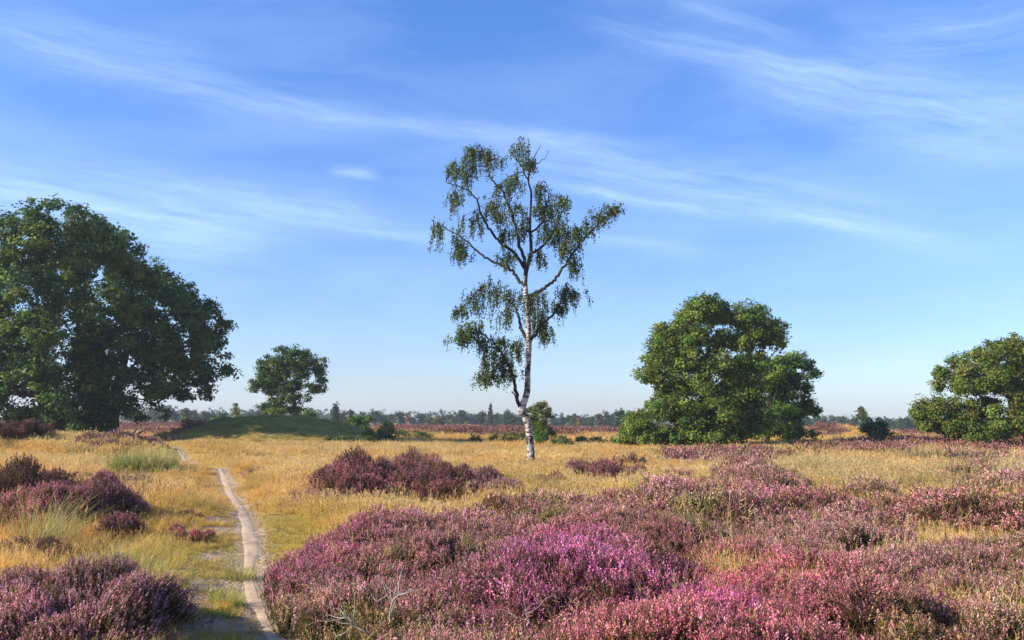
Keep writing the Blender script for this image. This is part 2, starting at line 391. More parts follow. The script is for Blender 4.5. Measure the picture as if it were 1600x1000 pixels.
# the footpath: a sheet draped along the trodden line
P, _ = smooth_curve([(a, b, 0) for a, b in _path], [1]*len(_path), 40)
T = norm(np.gradient(P, axis=0)); S = np.stack([T[:, 1], -T[:, 0], T[:, 2]*0], 1)
arc = np.concatenate([[0], np.cumsum(np.linalg.norm(np.diff(P, axis=0), axis=1))])
K = 13; rows = []
for k in range(K):
    t = (k/(K-1)-.5)*2
    wl = .108+.06*(fbm(arc*1.1, arc*0+(0 if t < 0 else 5), 81)-.5)*2 + .045*(fbm(arc*4.5, arc*0+(2 if t < 0 else 9), 83)-.5)
    wl = wl*np.interp(arc, [0, 30, 45, 60], [1, 1, .8, .5])
    q = P+S*(t*wl)[:, None]; q[:, 2] = zt(q[:, 0], q[:, 1])+.012-.024*abs(t)**3
    rows.append(q)
v = np.stack(rows, 1).reshape(-1, 3); n = len(P)
i = np.arange(K-1); j = np.arange(n-1)
f = np.stack([i[None]+j[:, None]*K, i[None]+1+j[:, None]*K, i[None]+1+(j[:, None]+1)*K, i[None]+(j[:, None]+1)*K], -1).reshape(-1, 4)
tag(link('path', mesh_np('path', v, f, None, [M['sand']], smooth=True)), 'narrow sandy footpath winding through the golden grass', 'path', kind='structure')

# ------------------------------------------------------------------ heather plants
PINK = np.array([(.50, .18, .225), (.60, .26, .31), (.66, .37, .40), (.40, .14, .17), (.56, .29, .27), (.44, .29, .15)])
def sprigs(tip, d, L, rng, w=.011, flor=9, leaf=5, pal=PINK, fl=.5, dead=.12):
    """flowering heather shoots: stem, scale leaves, florets along the upper half"""
    n = len(tip); base = tip-d*L[:, None]; out = []
    sv, sf = blade_quads(base, tip, np.full(n, w*.35), np.full(n, w*.15), rng)
    out.append((sv, sf, rng.uniform(.6, 1.2, (n, 1))*V3(.10, .065, .035), 0))
    dl = norm(d[:, None]+rng.normal(size=(n, leaf, 3))*.45).reshape(-1, 3)
    t = rng.uniform(.0, .75, (n, leaf)); p = (base[:, None]+d[:, None]*(t*L[:, None])[..., None]).reshape(-1, 3)
    ll = np.repeat(L, leaf)*rng.uniform(.15, .32, n*leaf)
    lv, lf = blade_quads(p, p+dl*ll[:, None], np.full(len(p), w*.75), np.full(len(p), w*.3), rng)
    lc = rng.uniform(.6, 1.4, (len(p), 1))*np.where(rng.random((len(p), 1)) < .55, V3(.055, .075, .02), V3(.13, .075, .035))
    out.append((lv, lf, lc, 0))
    t = 1-fl*(np.arange(flor)[None]+rng.random((n, flor)))/flor
    p = (base[:, None]+d[:, None]*(t*L[:, None])[..., None]).reshape(-1, 3)+rng.normal(size=(n*flor, 3))*w*.33
    fd = norm(np.repeat(d, flor, 0)+rng.normal(size=(n*flor, 3))*.5)
    h = np.repeat(L, flor)*fl/flor*1.5
    fv, ff = blade_quads(p-fd*h[:, None]*.5, p+fd*h[:, None]*.5, np.full(len(p), w*.75)*rng.uniform(.6, 1.3, len(p)), np.full(len(p), w*.45), rng)
    pk = pal[rng.integers(0, len(pal), n)]
    isd = rng.random(n) < dead; pk[isd] = V3(.27, .16, .09)*rng.uniform(.6, 1.3, (isd.sum(), 1))
    fc = np.repeat(pk, flor, 0)*rng.uniform(.65, 1.35, (n*flor, 1))
    out.append((fv, ff, fc, 0))
    return out
def heather_patch(rng, R=.24, n=46, w=.011, L=.17, flor=9, leaf=5):
    a = rng.uniform(0, 2*math.pi, n); r = R*np.sqrt(rng.random(n))
    x = r*np.cos(a); y = r*np.sin(a); z = rng.normal(0, .035, n)*(R/.24)
    d = norm(np.stack([x/R*.35, y/R*.35, np.ones(n)], 1)+rng.normal(size=(n, 3))*.22)
    parts = sprigs(np.stack([x, y, z], 1), d, L*rng.uniform(.7, 1.3, n), rng, w, flor, leaf)
    m = max(n//3, 6); b = np.stack([rng.normal(0, R*.3, m), rng.normal(0, R*.3, m), np.full(m, -L*2.2)], 1)
    e = np.stack([rng.normal(0, R*.55, m), rng.normal(0, R*.55, m), rng.uniform(-L*.9, -L*.3, m)], 1)
    bv, bf = blade_quads(b, e, np.full(m, w*.7), np.full(m, w*.5), rng)
    parts.append((bv, bf, rng.uniform(.5, 1.3, (m, 1))*V3(.11, .08, .055), 0))
    return cat(parts)
def instancer(name, protos, pos, rot, scl, var, itint, label, category):
    """one ground-cover object: copies of small tufts scattered over the points"""
    me = D.meshes.new(name); n = len(pos)
    me.vertices.add(n); me.vertices.foreach_set('co', pos.astype(np.float32).ravel())
    for nm, t, key, arr in (('rot', 'FLOAT_VECTOR', 'vector', rot), ('scl', 'FLOAT_VECTOR', 'vector', scl), ('var', 'INT', 'value', var), ('itint', 'FLOAT_VECTOR', 'vector', itint-1)):
        a = me.attributes.new(nm, t, 'POINT'); a.data.foreach_set(key, np.ascontiguousarray(arr, np.int32 if t == 'INT' else np.float32).ravel())
    o = link(name, me); ng = D.node_groups.new(name, 'GeometryNodeTree')
    ng.interface.new_socket('Geometry', in_out='INPUT', socket_type='NodeSocketGeometry'); ng.interface.new_socket('Geometry', in_out='OUTPUT', socket_type='NodeSocketGeometry')
    N = ng.nodes; Lk = ng.links.new
    gi = N.new('NodeGroupInput'); go = N.new('NodeGroupOutput'); ip = N.new('GeometryNodeInstanceOnPoints'); jn = N.new('GeometryNodeJoinGeometry')
    for k, pm in enumerate(protos):
        po = D.objects.new(name+'_tuft', pm)          # not linked to the scene: only a source of shape
        oi = N.new('GeometryNodeObjectInfo'); oi.inputs[0].default_value = po
        gt = N.new('GeometryNodeGeometryToInstance'); Lk(oi.outputs['Geometry'], gt.inputs[0]); Lk(gt.outputs[0], jn.inputs[0])
    def na(nm, t):
        a = N.new('GeometryNodeInputNamedAttribute'); a.data_type = t; a.inputs['Name'].default_value = nm
        return [q for q in a.outputs if q.enabled][0]
    er = N.new('FunctionNodeEulerToRotation'); Lk(na('rot', 'FLOAT_VECTOR'), er.inputs[0])
    Lk(gi.outputs[0], ip.inputs['Points']); Lk(jn.outputs[0], ip.inputs['Instance']); ip.inputs['Pick Instance'].default_value = True
    Lk(na('var', 'INT'), ip.inputs['Instance Index']); Lk(er.outputs[0], ip.inputs['Rotation']); Lk(na('scl', 'FLOAT_VECTOR'), ip.inputs['Scale'])
    Lk(ip.outputs[0], go.inputs[0])
    md = o.modifiers.new('scatter', 'NODES'); md.node_group = ng
    return tag(o, label, category, kind='stuff')
def canopy(x, y, cell=1.3):
    """height of the heather cushions over the ground, and a number per cushion"""
    x = x+.35*(fbm(x*.9, y*.9, 91)-.5); y = y+.35*(fbm(x*.9, y*.9, 93)-.5)
    best = np.zeros(x.shape); idn = np.zeros(x.shape)
    ix = np.floor(x/cell); iy = np.floor(y/cell)
    for dx in (-1, 0, 1):
        for dy in (-1, 0, 1):
            cx_, cy_ = ix+dx, iy+dy
            sx = (cx_+.15+.7*_h(cx_, cy_, 1))*cell; sy = (cy_+.15+.7*_h(cx_, cy_, 2))*cell
            R = cell*(.55+.45*_h(cx_, cy_, 3)); H = .16+.50*_h(cx_, cy_, 4)
            q = np.clip(1-((x-sx)**2+(y-sy)**2)/R**2, 0, 1)**.55*H
            idn = np.where(q > best, _h(cx_, cy_, 5), idn); best = np.maximum(best, q)
    return np.maximum(best, .07)+.10*(fbm(x*1.7, y*1.7, 95)-.5), idn
def scatter(y0, y1, dens, rng, xpad=2.0, cover=None, xmin=None):
    """points in the field of view (and a margin), dens per square metre"""
    sl = .66
    area = sl*(y1*y1-y0*y0)+2*xpad*(y1-y0); n = int(area*dens)
    y = np.sqrt(rng.uniform(y0*y0, y1*y1, n)); x = rng.uniform(-1, 1, n)*(sl*y+xpad)
    k = np.ones(n, bool)
    if cover is not None: k = rng.random(n) < cover(x, y)
    return x[k], y[k]
def tilt_rot(x, y, fn, rng, k=.7, jit=.15):
    e = .12; gx = (fn(x+e, y)-fn(x-e, y))/(2*e); gy = (fn(x, y+e)-fn(x, y-e))/(2*e)
    gx = np.clip(gx, -1.2, 1.2); gy = np.clip(gy, -1.2, 1.2)
    return np.stack([np.arctan(gy)*k+rng.normal(0, jit, len(x)), -np.arctan(gx)*k+rng.normal(0, jit, len(x)), rng.uniform(0, 6.28, len(x))], 1)
def heather_tint(x, y, idn):
    n = fbm(x*.45, y*.45, 101); n2 = fbm(x*1.4, y*1.4, 103); n3 = fbm(x*.22, y*.22, 107)
    t = np.ones((len(x), 3))
    def mixin(wt, c):
        nonlocal t
        wt = np.clip(wt, 0, 1)[:, None]; t = t*(1-wt)+np.array(c)*wt
    mixin(sstep(.50, .62, n)*.7, (.92, .84, .80)); mixin(sstep(.62, .9, idn)*.8, (.62, .58, .42)); mixin(sstep(.35, .1, idn)*.8, (1.12, 1.2, 1.15))
    mixin(sstep(.56, .68, n2)*.85, (.60, .95, .38)); mixin(sstep(.57, .66, n3)*.6, (.85, 1.15, .70))
    # the bright magenta cushions of the photo
    for px, py, rr, c in ((930, 890, 1.0, (1.2, .85, 1.5)), (875, 838, .5, (1.5, .6, 1.5)), (960, 940, .8, (1.15, .8, 1.3)), (1190, 985, 1.0, (1.15, .85, .92)), (1060, 985, .9, (1.22, .9, 1.0)), (1235, 770, 1.2, (1.2, .85, 1.15)), (1130, 900, .7, (1.2, .7, 1.2)), (460, 860, .7, (1.0, .72, .95)), (520, 815, .9, (.98, .75, .95)), (1310, 840, 1.2, (1.05, 1.15, 1.1)), (1190, 860, .9, (1.25, .8, 1.0))):
        g_ = MAG.get((px, py))
        if g_ is None: g_ = MAG[(px, py)] = ground(px, py, .4)
        mixin(1.3*np.exp(-((x-g_[0])**2+((y-g_[1])*.7)**2)/rr**2), c)
    far = sstep(60, 95, y)[:, None]; mid = sstep(24, 42, y)[:, None]*(1-far); t = t*(1-mid*V3(.16, .24, .26)); t = t*(1-far)+V3(.48, .42, .34)*(.8+.5*n[:, None])*far
    return t*V3(1.26, 1.24, 1.26)*np.exp(RNG.normal(0, .18, (len(x), 1)))
MAG = {}
protoN = [mesh_np('heather_shoot', *cat_[:3], [M['heather']]) for cat_ in [heather_patch(np.random.default_rng(100+k), .18, 56, .0095, .20, 13, 7) for k in range(5)]]
protoM = [mesh_np('heather_shoot', *cat_[:3], [M['heather']]) for cat_ in [heather_patch(np.random.default_rng(200+k), .30, 60, .019, .20, 7, 4) for k in range(4)]]
protoF = [mesh_np('heather_shoot', *cat_[:3], [M['heather']]) for cat_ in [heather_patch(np.random.default_rng(300+k), .75, 70, .055, .34, 5, 3) for k in range(3)]]
def carpet(name, y0, y1, dens, protos, label, seed, sc=1.0, hs=1.0, sink=0.0):
    rng = np.random.default_rng(seed)
    x, y = scatter(y0, y1, dens, rng, 2.5, lambda a, b: np.maximum(heather_cover(a, b), left_cover(a, b)))
    h, idn = canopy(x, y); tot_ = lambda a, b: zt(a, b)+canopy(a, b)[0]*hs
    edge = heather_cover(x+.2, y)*.5+heather_cover(x-.2, y)*.5
    kp = rng.random(len(x)) < np.clip((h-.08)/.16, .25, 1); x, y, h, idn, edge = x[kp], y[kp], h[kp], idn[kp], edge[kp]
    lf = left_cover(x, y)*(1-np.clip(heather_cover(x, y), 0, 1)); edge = np.maximum(edge, lf); h = h*(1-.5*lf)
    hh = h*hs*rng.uniform(.72, 1.06, len(x))*(.55+.45*edge)
    pos_ = np.stack([x, y, zt(x, y)+hh-sink], 1)
    s_ = sc*rng.uniform(.65, 1.35, (len(x), 1))*np.ones((1, 3))
    instancer(name, protos, pos_, tilt_rot(x, y, tot_, rng), s_, rng.integers(0, len(protos), len(x)), heather_tint(x, y, idn), label, 'heather')
carpet('heather', 3.4, 12.5, 62, protoN, 'pink flowering heather carpet filling the right foreground', 1)
carpet('heather', 12.5, 30, 24, protoM, 'pink and brown heather cushions rolling back towards the birch', 2)
carpet('heather', 30, 78, 3.6, protoF, 'dusty pink heather patches between the grass before the right oaks', 3, .9, .8, .05)
carpet('heather', 78, 210, .55, protoF, 'far bands of reddish brown heather below the distant trees', 4, 1.6, .7, .1)

# single heather bushes that stand apart
def CS(H): return 1.0/np.clip(H*1.5, .5, 1.1)
def heather_bush(px, pyb, wpx, depth, H, label, n, pal=PINK, w=.011, L=.16, flor=9, leaf=5, seed=0, d=None, dead=.12, lump=1.0, group='separate heather bushes'):
    rng = np.random.default_rng(500+seed)
    c = ground(px, pyb) if d is None else at(px, pyb, d)
    rx = wpx/FP*c[1]*.5; ry = depth*.5; Yc = c[1]+ry*.8; c = V3(c[0]*Yc/c[1], Yc, 0); rx = rx*Yc/c[1]
    n = int(n*1.6); a = rng.uniform(0, 2*math.pi, n); r = np.sqrt(rng.random(n))*(1+.4*rng.random(n)**2.5)
    wob = 1+.75*(fbm(np.cos(a)*1.5+seed, np.sin(a)*1.5, seed)-.5)*2+.25*(fbm(np.cos(a)*5+seed, np.sin(a)*5, seed+9)-.5)
    lx = r*np.cos(a)*rx*wob; ly = r*np.sin(a)*ry*wob
    x = c[0]+lx; y = c[1]+ly
    lum = fbm(x*2.2/max(lump, .5)+seed, y*2.2/max(lump, .5), 7, 3)
    cu, idn = canopy(x*CS(H)+seed, y*CS(H)); cu = np.clip(cu/.42, .1, 1.3)
    ns = int(np.clip(wpx/FP*c[1]*depth*2.2/max(H, .3), 5, 22)); sa = rng.uniform(0, 6.28, ns); sr_ = np.sqrt(rng.random(ns))*.86; sr_[0] = .1
    dome = np.zeros(n)
    for k in range(ns):
        Rk = rng.uniform(.24, .52)*(1-.2*sr_[k]); dk = ((lx/rx-sr_[k]*math.cos(sa[k]))**2+(ly/ry-sr_[k]*math.sin(sa[k]))**2)/Rk**2
        dome = np.maximum(dome, np.clip(1-dk, 0, 1)**.55*rng.uniform(.5, 1.1)*(1-.35*sr_[k]**2))
    kp = (dome > .02) | (rng.random(n) < .25)
    lx, ly, x, y, r, lum, cu, dome = [q[kp] for q in (lx, ly, x, y, r, lum, cu, dome)]; n = len(lx)
    h = H*(dome*.92+.08)*(.62+.35*lum+.25*cu)*rng.uniform(.70, 1.06, n)
    out = np.stack([lx/rx, ly/ry, np.zeros(n)], 1)
    d_ = norm(V3(0, 0, 1)+out*.75*r[:, None]+rng.normal(size=(n, 3))*.2)
    zc = float(zt(c[0], c[1]))
    tip = np.stack([lx, ly, zt(x, y)-zc+h], 1)
    parts = sprigs(tip, d_, L*rng.uniform(.7, 1.3, n), rng, w, flor, leaf, pal, dead=dead)
    v_, f_, t_, m_ = cat(parts)
    ti = np.exp((fbm(v_[f_[:, 0], 0]*1.7+seed, v_[f_[:, 0], 1]*1.7, 23)-.5)*1.6)[:, None]; t_ = t_*(ti**V3(1, .8, .8))
    m2 = n//5; k = rng.integers(0, n, m2)
    e = tip[k]-d_[k]*L*.6; b = np.stack([lx[k]*.35, ly[k]*.35, zt(c[0]+lx[k]*.35, c[1]+ly[k]*.35)-zc], 1)
    root = empty('heather_bush', (c[0], c[1], zc), label, 'heather bush', group)
    link('flowering_shoots', mesh_np('flowering_shoots', v_, f_, t_, [M['heather_bush']]), root)
    sv, sf = tubes(b, e, np.full(m2, w*.45), np.full(m2, w*.2), 3)
    link('woody_stems', mesh_np('woody_stems', sv, sf, np.tile(V3(.09, .06, .04), (len(sf), 1))*np.repeat(rng.uniform(.5, 1.5, m2), 3)[:, None], [M['heather_bush']]), root)
    return root
VIO = np.array([(.58, .24, .31), (.68, .34, .40), (.74, .44, .47), (.46, .17, .22), (.52, .28, .25), (.34, .20, .11)])
RED = np.array([(.30, .085, .12), (.40, .13, .18), (.24, .06, .09), (.46, .20, .22)])*V3(1.3, 1.35, 1.2)
DRK = np.array([(.13, .05, .06), (.20, .07, .09), (.09, .04, .04), (.24, .11, .11)])
DRY = np.array([(.30, .13, .09), (.36, .18, .12), (.25, .11, .07), (.42, .20, .18)])
MAGP = np.array([(.48, .15, .21), (.56, .20, .28), (.64, .30, .35), (.34, .11, .13), (.28, .13, .08)])
HB = heather_bush
HB(110, 1075, 385, 2.6, .56, 'large lilac heather bush filling the bottom left corner', 6200, VIO, .009, .17, 12, 6, 1, d=6.3)
HB(115, 838, 260, 3.0, .60, 'long pink heather bush with dark sides at the left edge below the grassy rise', 4200, MAGP, .013, .18, 8, 5, 2)
HB(20, 806, 215, 3.2, .80, 'tall dark purple heather bush at the left edge behind the pink one', 2600, DRK, .015, .20, 7, 5, 3)
HB(198, 852, 90, 1.0, .42, 'small bright pink heather bush right of the tall grass tuft', 900, MAGP, .011, .15, 9, 5, 4)
HB(50, 895, 130, 1.2, .34, 'dry rusty brown heather bush just above the lilac one', 1300, DRY, .010, .14, 9, 5, 5)
HB(305, 847, 84, .7, .22, 'low heather strip beside the sand patch left of the path', 700, RED, .011, .12, 8, 5, 6)
HB(290, 814, 76, .9, .20, 'small faded heather tuft in pale grass left of the path', 400, DRY, .013, .12, 7, 4, 7)
HB(165, 762, 70, 1.3, .26, 'small mauve heather tuft in the grass below the rush clump', 450, VIO, .017, .16, 6, 4, 8)
HB(22, 698, 76, 5.0, .85, 'dark purple brown heather hump beside the big oak at the left edge', 1500, DRK, .04, .26, 5, 3, 9)
HB(185, 706, 150, 6.0, .60, 'faded violet heather on the crest right of the big oak', 1900, np.concatenate([VIO*.8, DRY]), .035, .24, 5, 3, 10)
HB(580, 788, 225, 6.0, 1.0, 'large reddish purple heather mound left of the birch', 6500, RED, .019, .22, 7, 5, 11, lump=1.3)
HB(690, 787, 130, 4.4, .80, 'dark brown heather hump at the right end of the large mound', 2300, np.concatenate([DRK, RED]), .019, .20, 7, 5, 12)
HB(530, 772, 130, 4.5, .62, 'pale pink heather cushions at the upper left of the large mound', 1300, np.concatenate([PINK, RED]), .020, .18, 6, 4, 26)
HB(500, 800, 110, 2.4, .42, 'low rosy heather tuft in front of the left end of the large mound', 500, np.concatenate([PINK, DRY]), .017, .16, 6, 4, 27)
HB(780, 786, 90, 3.6, .46, 'thin pinkish heather tuft just left of the birch foot', 420, np.concatenate([PINK, DRY]), .020, .16, 6, 4, 28)
HB(640, 774, 150, 5.0, .85, 'mixed rusty and pink heather hump in the middle of the large mound', 2600, np.concatenate([RED, PINK]), .019, .20, 6, 4, 25)
HB(752, 784, 130, 5, .62, 'pale pink heather bush between the large mound and the birch', 1900, PINK, .020, .20, 6, 4, 13)
HB(478, 793, 66, 1.8, .42, 'small pink heather tuft at the foot of the large mound', 420, PINK, .018, .16, 6, 4, 14)
HB(520, 786, 90, 3.0, .45, 'dull red heather bush at the left end of the large mound', 1000, RED, .020, .18, 6, 4, 19)
HB(945, 756, 135, 5.5, .68, 'broad dull red heather bush right of the birch foot', 2300, RED, .022, .20, 6, 4, 15)
HB(984, 738, 52, 2.2, .70, 'small near black heather bush on top of the red one', 700, DRK, .024, .22, 6, 4, 16)
HB(908, 750, 36, 1.0, .42, 'small magenta heather cushion in front of the dull red bush', 260, MAGP, .022, .16, 6, 3, 17, d=30)
HB(850, 764, 80, 2.4, .36, 'low brownish heather tuft below the birch foot', 500, DRY, .020, .16, 6, 4, 18)
HB(1145, 714, 180, 4.0, .50, 'bright pink heather strip in front of the large round oak', 1800, np.concatenate([PINK, MAGP]), .034, .24, 5, 3, 20)
HB(1290, 703, 120, 5.0, .50, 'dark brown heather hump left of the small pine', 1100, DRK, .045, .28, 5, 3, 21)
HB(1392, 702, 120, 5.0, .40, 'dark brown heather hump in front of the small pine', 1000, DRK, .045, .28, 5, 3, 22)
HB(400, 715, 60, 2.5, .28, 'thin mauve heather tuft on the golden slope below the burial mound', 350, VIO, .035, .20, 5, 3, 23)
HB(395, 745, 50, 1.6, .2, 'tiny faded heather tuft in the golden grass right of the path', 120, VIO, .022, .16, 5, 3, 24)

# ------------------------------------------------------------------ grass
def tuft(seed, n, R, H, w, lean=.45, cols=None, heads=0, segs=3):
    rng = np.random.default_rng(seed)
    cols = np.array(cols if cols is not None else [(.72, .46, .10), (.76, .52, .14), (.62, .37, .065), (.46, .33, .07), (.80, .62, .23)])
    a = rng.uniform(0, 6.28, n); r = R*np.sqrt(rng.random(n))*.7
    p = np.stack([r*np.cos(a), r*np.sin(a), np.full(n, -.03)], 1)
    an = a+rng.normal(0, .9, n); ln = rng.uniform(.1, 1, n)*lean; h = H*rng.uniform(.45, 1.1, n)
    side = np.stack([-np.sin(an+rng.normal(0, .8, n)), np.cos(an), np.zeros(n)], 1); side = norm(side)
    c = cols[rng.integers(0, len(cols), n)]*rng.uniform(.7, 1.25, (n, 1)); parts = []; prev = p
    for k in range(segs):
        t = (k+1)/segs
        q = p+np.stack([np.cos(an)*ln*h*t**1.8, np.sin(an)*ln*h*t**1.8, h*(t-.25*ln*t*t)], 1)
        v, f = blade_quads(prev, q, np.full(n, w*(1-.8*k/segs)), np.full(n, w*(1-.8*(k+1)/segs)), rng, side)
        parts.append((v, f, c*(.8+.25*t), 0)); prev = q
    if heads:
        k = rng.integers(0, n, heads); m_ = 6
        b = np.repeat(prev[k], m_, 0); up = norm(rng.normal(size=(heads*m_, 3))*.6+V3(0, 0, 1))
        hl = min(H*.13, .04+H*.04); b = b-V3(0, 0, 1)*rng.uniform(-.02, H*.2, (heads*m_, 1)); e = b+up*hl
        v, f = blade_quads(b, e, np.full(len(b), w*1.0), np.full(len(b), w*.5), rng)
        parts.append((v, f, np.tile(V3(.60, .42, .19), (len(b), 1))*rng.uniform(.8, 1.2, (len(b), 1)), 0))
    return cat(parts)
def gp(*a, **k): return mesh_np('grass_blades', *tuft(*a, **k)[:3], [M['grass']])
def grass_tint(x, y):
    n = fbm(x*.20, y*.20, 111); n2 = fbm(x*.9, y*.9, 113); t = np.ones((len(x), 3))
    def mixin(wt, c):
        nonlocal t
        wt = np.clip(wt, 0, 1)[:, None]; t = t*(1-wt)+np.array(c)*wt
    mixin(sstep(.48, .62, n)*.8, (1.06, .88, .72)); mixin(sstep(.50, .38, n)*.6, (1.05, 1.10, 1.15)); mixin(sstep(.55, .70, n2)*.7, (.62, .64, .58)); mixin(sstep(.45, .32, n2)*.5, (1.12, 1.16, 1.3))
    gr = green_cover(x, y)
    mixin(gr*.9, (.66, .82, .52)); mixin(np.clip((gr-.6)*2.2, 0, 1)*sstep(.5, .62, n2), (.36, .66, .30))
    rr = np.sqrt(((x-MX)/MR)**2+((y-MY)/MR)**2)
    mixin(sstep(1.05, .75, rr)*.9, (.42, .58, .45))
    return t*np.exp(RNG.normal(0, .10, (len(x), 1)))
def grass_cover(x, y):
    pd = path_dist(x, y)+.13*(fbm(x*5, y*5, 72)-.5)
    return np.clip(1-heather_cover(x, y)*.80, 0, 1)*np.maximum(1-bare_cover(x, y), .34*sstep(.08, .20, pd))*sstep(.05, .15, pd)
def meadow(name, y0, y1, dens, protos, label, seed, sc=1.0, cover=grass_cover, near_short=True, xpad=2.5):
    rng = np.random.default_rng(seed); x, y = scatter(y0, y1, dens, rng, xpad, cover)
    s_ = sc*rng.uniform(.7, 1.25, len(x))*(.45+1.15*fbm(x*.8, y*.8, 117))
    if near_short:
        pd = path_dist(x, y); s_ = s_*(.28+.72*sstep(.15, 1.5, pd))*(1-.5*bare_cover(x, y))
    mr = np.sqrt(((x-MX)/MR)**2+((y-MY)/MR)**2); s_ = s_*(.45+.55*sstep(.85, 1.1, mr))
    hs = np.stack([np.maximum(s_, .6*sc), np.maximum(s_, .6*sc), s_], 1)
    instancer(name, protos, np.stack([x, y, zt(x, y)], 1), np.stack([rng.normal(0, .08, len(x)), rng.normal(.06, .08, len(x)), rng.uniform(0, 6.28, len(x))], 1), hs,
        rng.integers(0, len(protos), len(x)), grass_tint(x, y), label, 'grass')
meadow('grass', 3.4, 15, 60, [gp(400+k, 46, .13, .24, .0050, .8, heads=5) for k in range(5)], 'short dry grass around the footpath in the left foreground', 11)
meadow('grass', 15, 34, 17, [gp(420+k, 60, .26, .30, .009, .6, heads=14) for k in range(4)], 'golden grass between the footpath and the heather mound', 12)
meadow('grass', 34, 62, 5, [gp(440+k, 80, .50, .32, .016, .5, heads=20) for k in range(3)], 'golden grass field around and behind the birch', 13)
meadow('grass', 62, 150, 1.1, [gp(460+k, 80, 1.1, .32, .035, .5, heads=20) for k in range(3)], 'far golden grass strip before the distant heather', 14)
TG = poly_world([(1238, 728), (1290, 712), (1420, 712), (1560, 712), (1680, 722), (1680, 768), (1480, 770), (1400, 764), (1300, 758), (1240, 745)], .2)
def tall_cover(x, y): return inside(x+(fbm(x, y, 5)-.5)*3, y+(fbm(x, y, 6)-.5)*4, TG)*sstep(.42, .56, fbm(x*.4, y*.4, 121))
PALE = [(.50, .44, .20), (.42, .38, .15), (.34, .36, .13), (.58, .48, .24), (.27, .30, .10)]
meadow('tall_grass', 17, 45, 5, [gp(480+k, 60, .25, .52, .010, .5, cols=PALE, heads=22) for k in range(3)], 'tall pale olive grass band in front of the small pine', 15, 1, tall_cover, False)
def culm_cover(x, y): return heather_cover(x, y)*sstep(.42, .62, fbm(x*.7, y*.7, 125))
meadow('grass_culms', 4, 30, 7, [gp(500+k, 9, .18, .56, .004, .9, cols=[(.55, .40, .16), (.48, .40, .14), (.60, .50, .27)], heads=5, segs=5) for k in range(3)], 'loose straw culms poking out of the heather', 16, 1, culm_cover, False)

# single grass clumps that stand out
def clump(px, py, label, n, R, H, w, cols, seed, lean=.8, name='grass_clump'):
    c = ground(px, py); v, f, t, m_ = tuft(seed, n, R, H, w, lean, cols, heads=max(3, n//30), segs=5)
    x, y = c[0], c[1]; v = v.copy(); v[:, 2] += zt(v[:, 0]+x, v[:, 1]+y)-zt(x, y)
    mt = M.get('clump') or foliage('clump_blade', .35, .6, .25); M['clump'] = mt
    o = link(name, mesh_np(name, v, f, t, [mt]), None, (x, y, float(zt(x, y))))
    tag(o, label, 'grass clump', 'grass clumps that stand out')
GRN = [(.12, .20, .03), (.18, .26, .05), (.26, .30, .08), (.34, .34, .11)]
STR = [(.46, .40, .14), (.34, .34, .09), (.58, .46, .20), (.25, .28, .07)]
clump(205, 742, 'bright green rush clump on the grassy rise below the big oak', 900, .95, .75, .018, GRN, 601, .5)
clump(236, 740, 'pale olive rush clump just right of the bright green one', 900, 1.1, .8, .018, STR, 602, .5)
clump(258, 744, 'low green tuft at the right foot of the rush clumps', 250, .45, .42, .016, GRN, 603)
clump(172, 738, 'pale straw tuft left of the green rush clump', 350, .7, .6, .016, [(.55, .45, .2), (.45, .38, .14)], 604)
clump(60, 862, 'tall arching grass tuft in front of the long pink heather bush', 230, .42, .78, .008, STR, 605, 1.0)
clump(92, 850, 'thin arching grass tuft beside the taller tuft at left', 120, .3, .62, .008, STR, 606, 1.0)
clump(185, 908, 'dark green rush tuft between the lilac heather and the path', 420, .26, .36, .007, GRN, 607, .5)
clump(228, 918, 'olive twiggy tuft right of the dark green rush tuft', 380, .34, .34, .007, STR, 608, .8)
clump(352, 945, 'fresh green grass tuft on the left edge of the path', 330, .22, .2, .006, [(.30, .36, .06), (.42, .42, .10)], 609, .9)
clump(372, 905, 'yellow green grass tuft at the path bend', 330, .26, .24, .006, [(.40, .38, .09), (.50, .42, .14)], 610, .9)
clump(345, 965, 'small vivid green tuft by the bare sand in the foreground', 160, .16, .14, .006, [(.16, .30, .04), (.28, .38, .07)], 611, 1.0)
clump(648, 722, 'dark thin grass tuft in the golden field left of the birch', 90, .5, .8, .014, [(.20, .16, .06), (.26, .24, .08)], 612, .9)

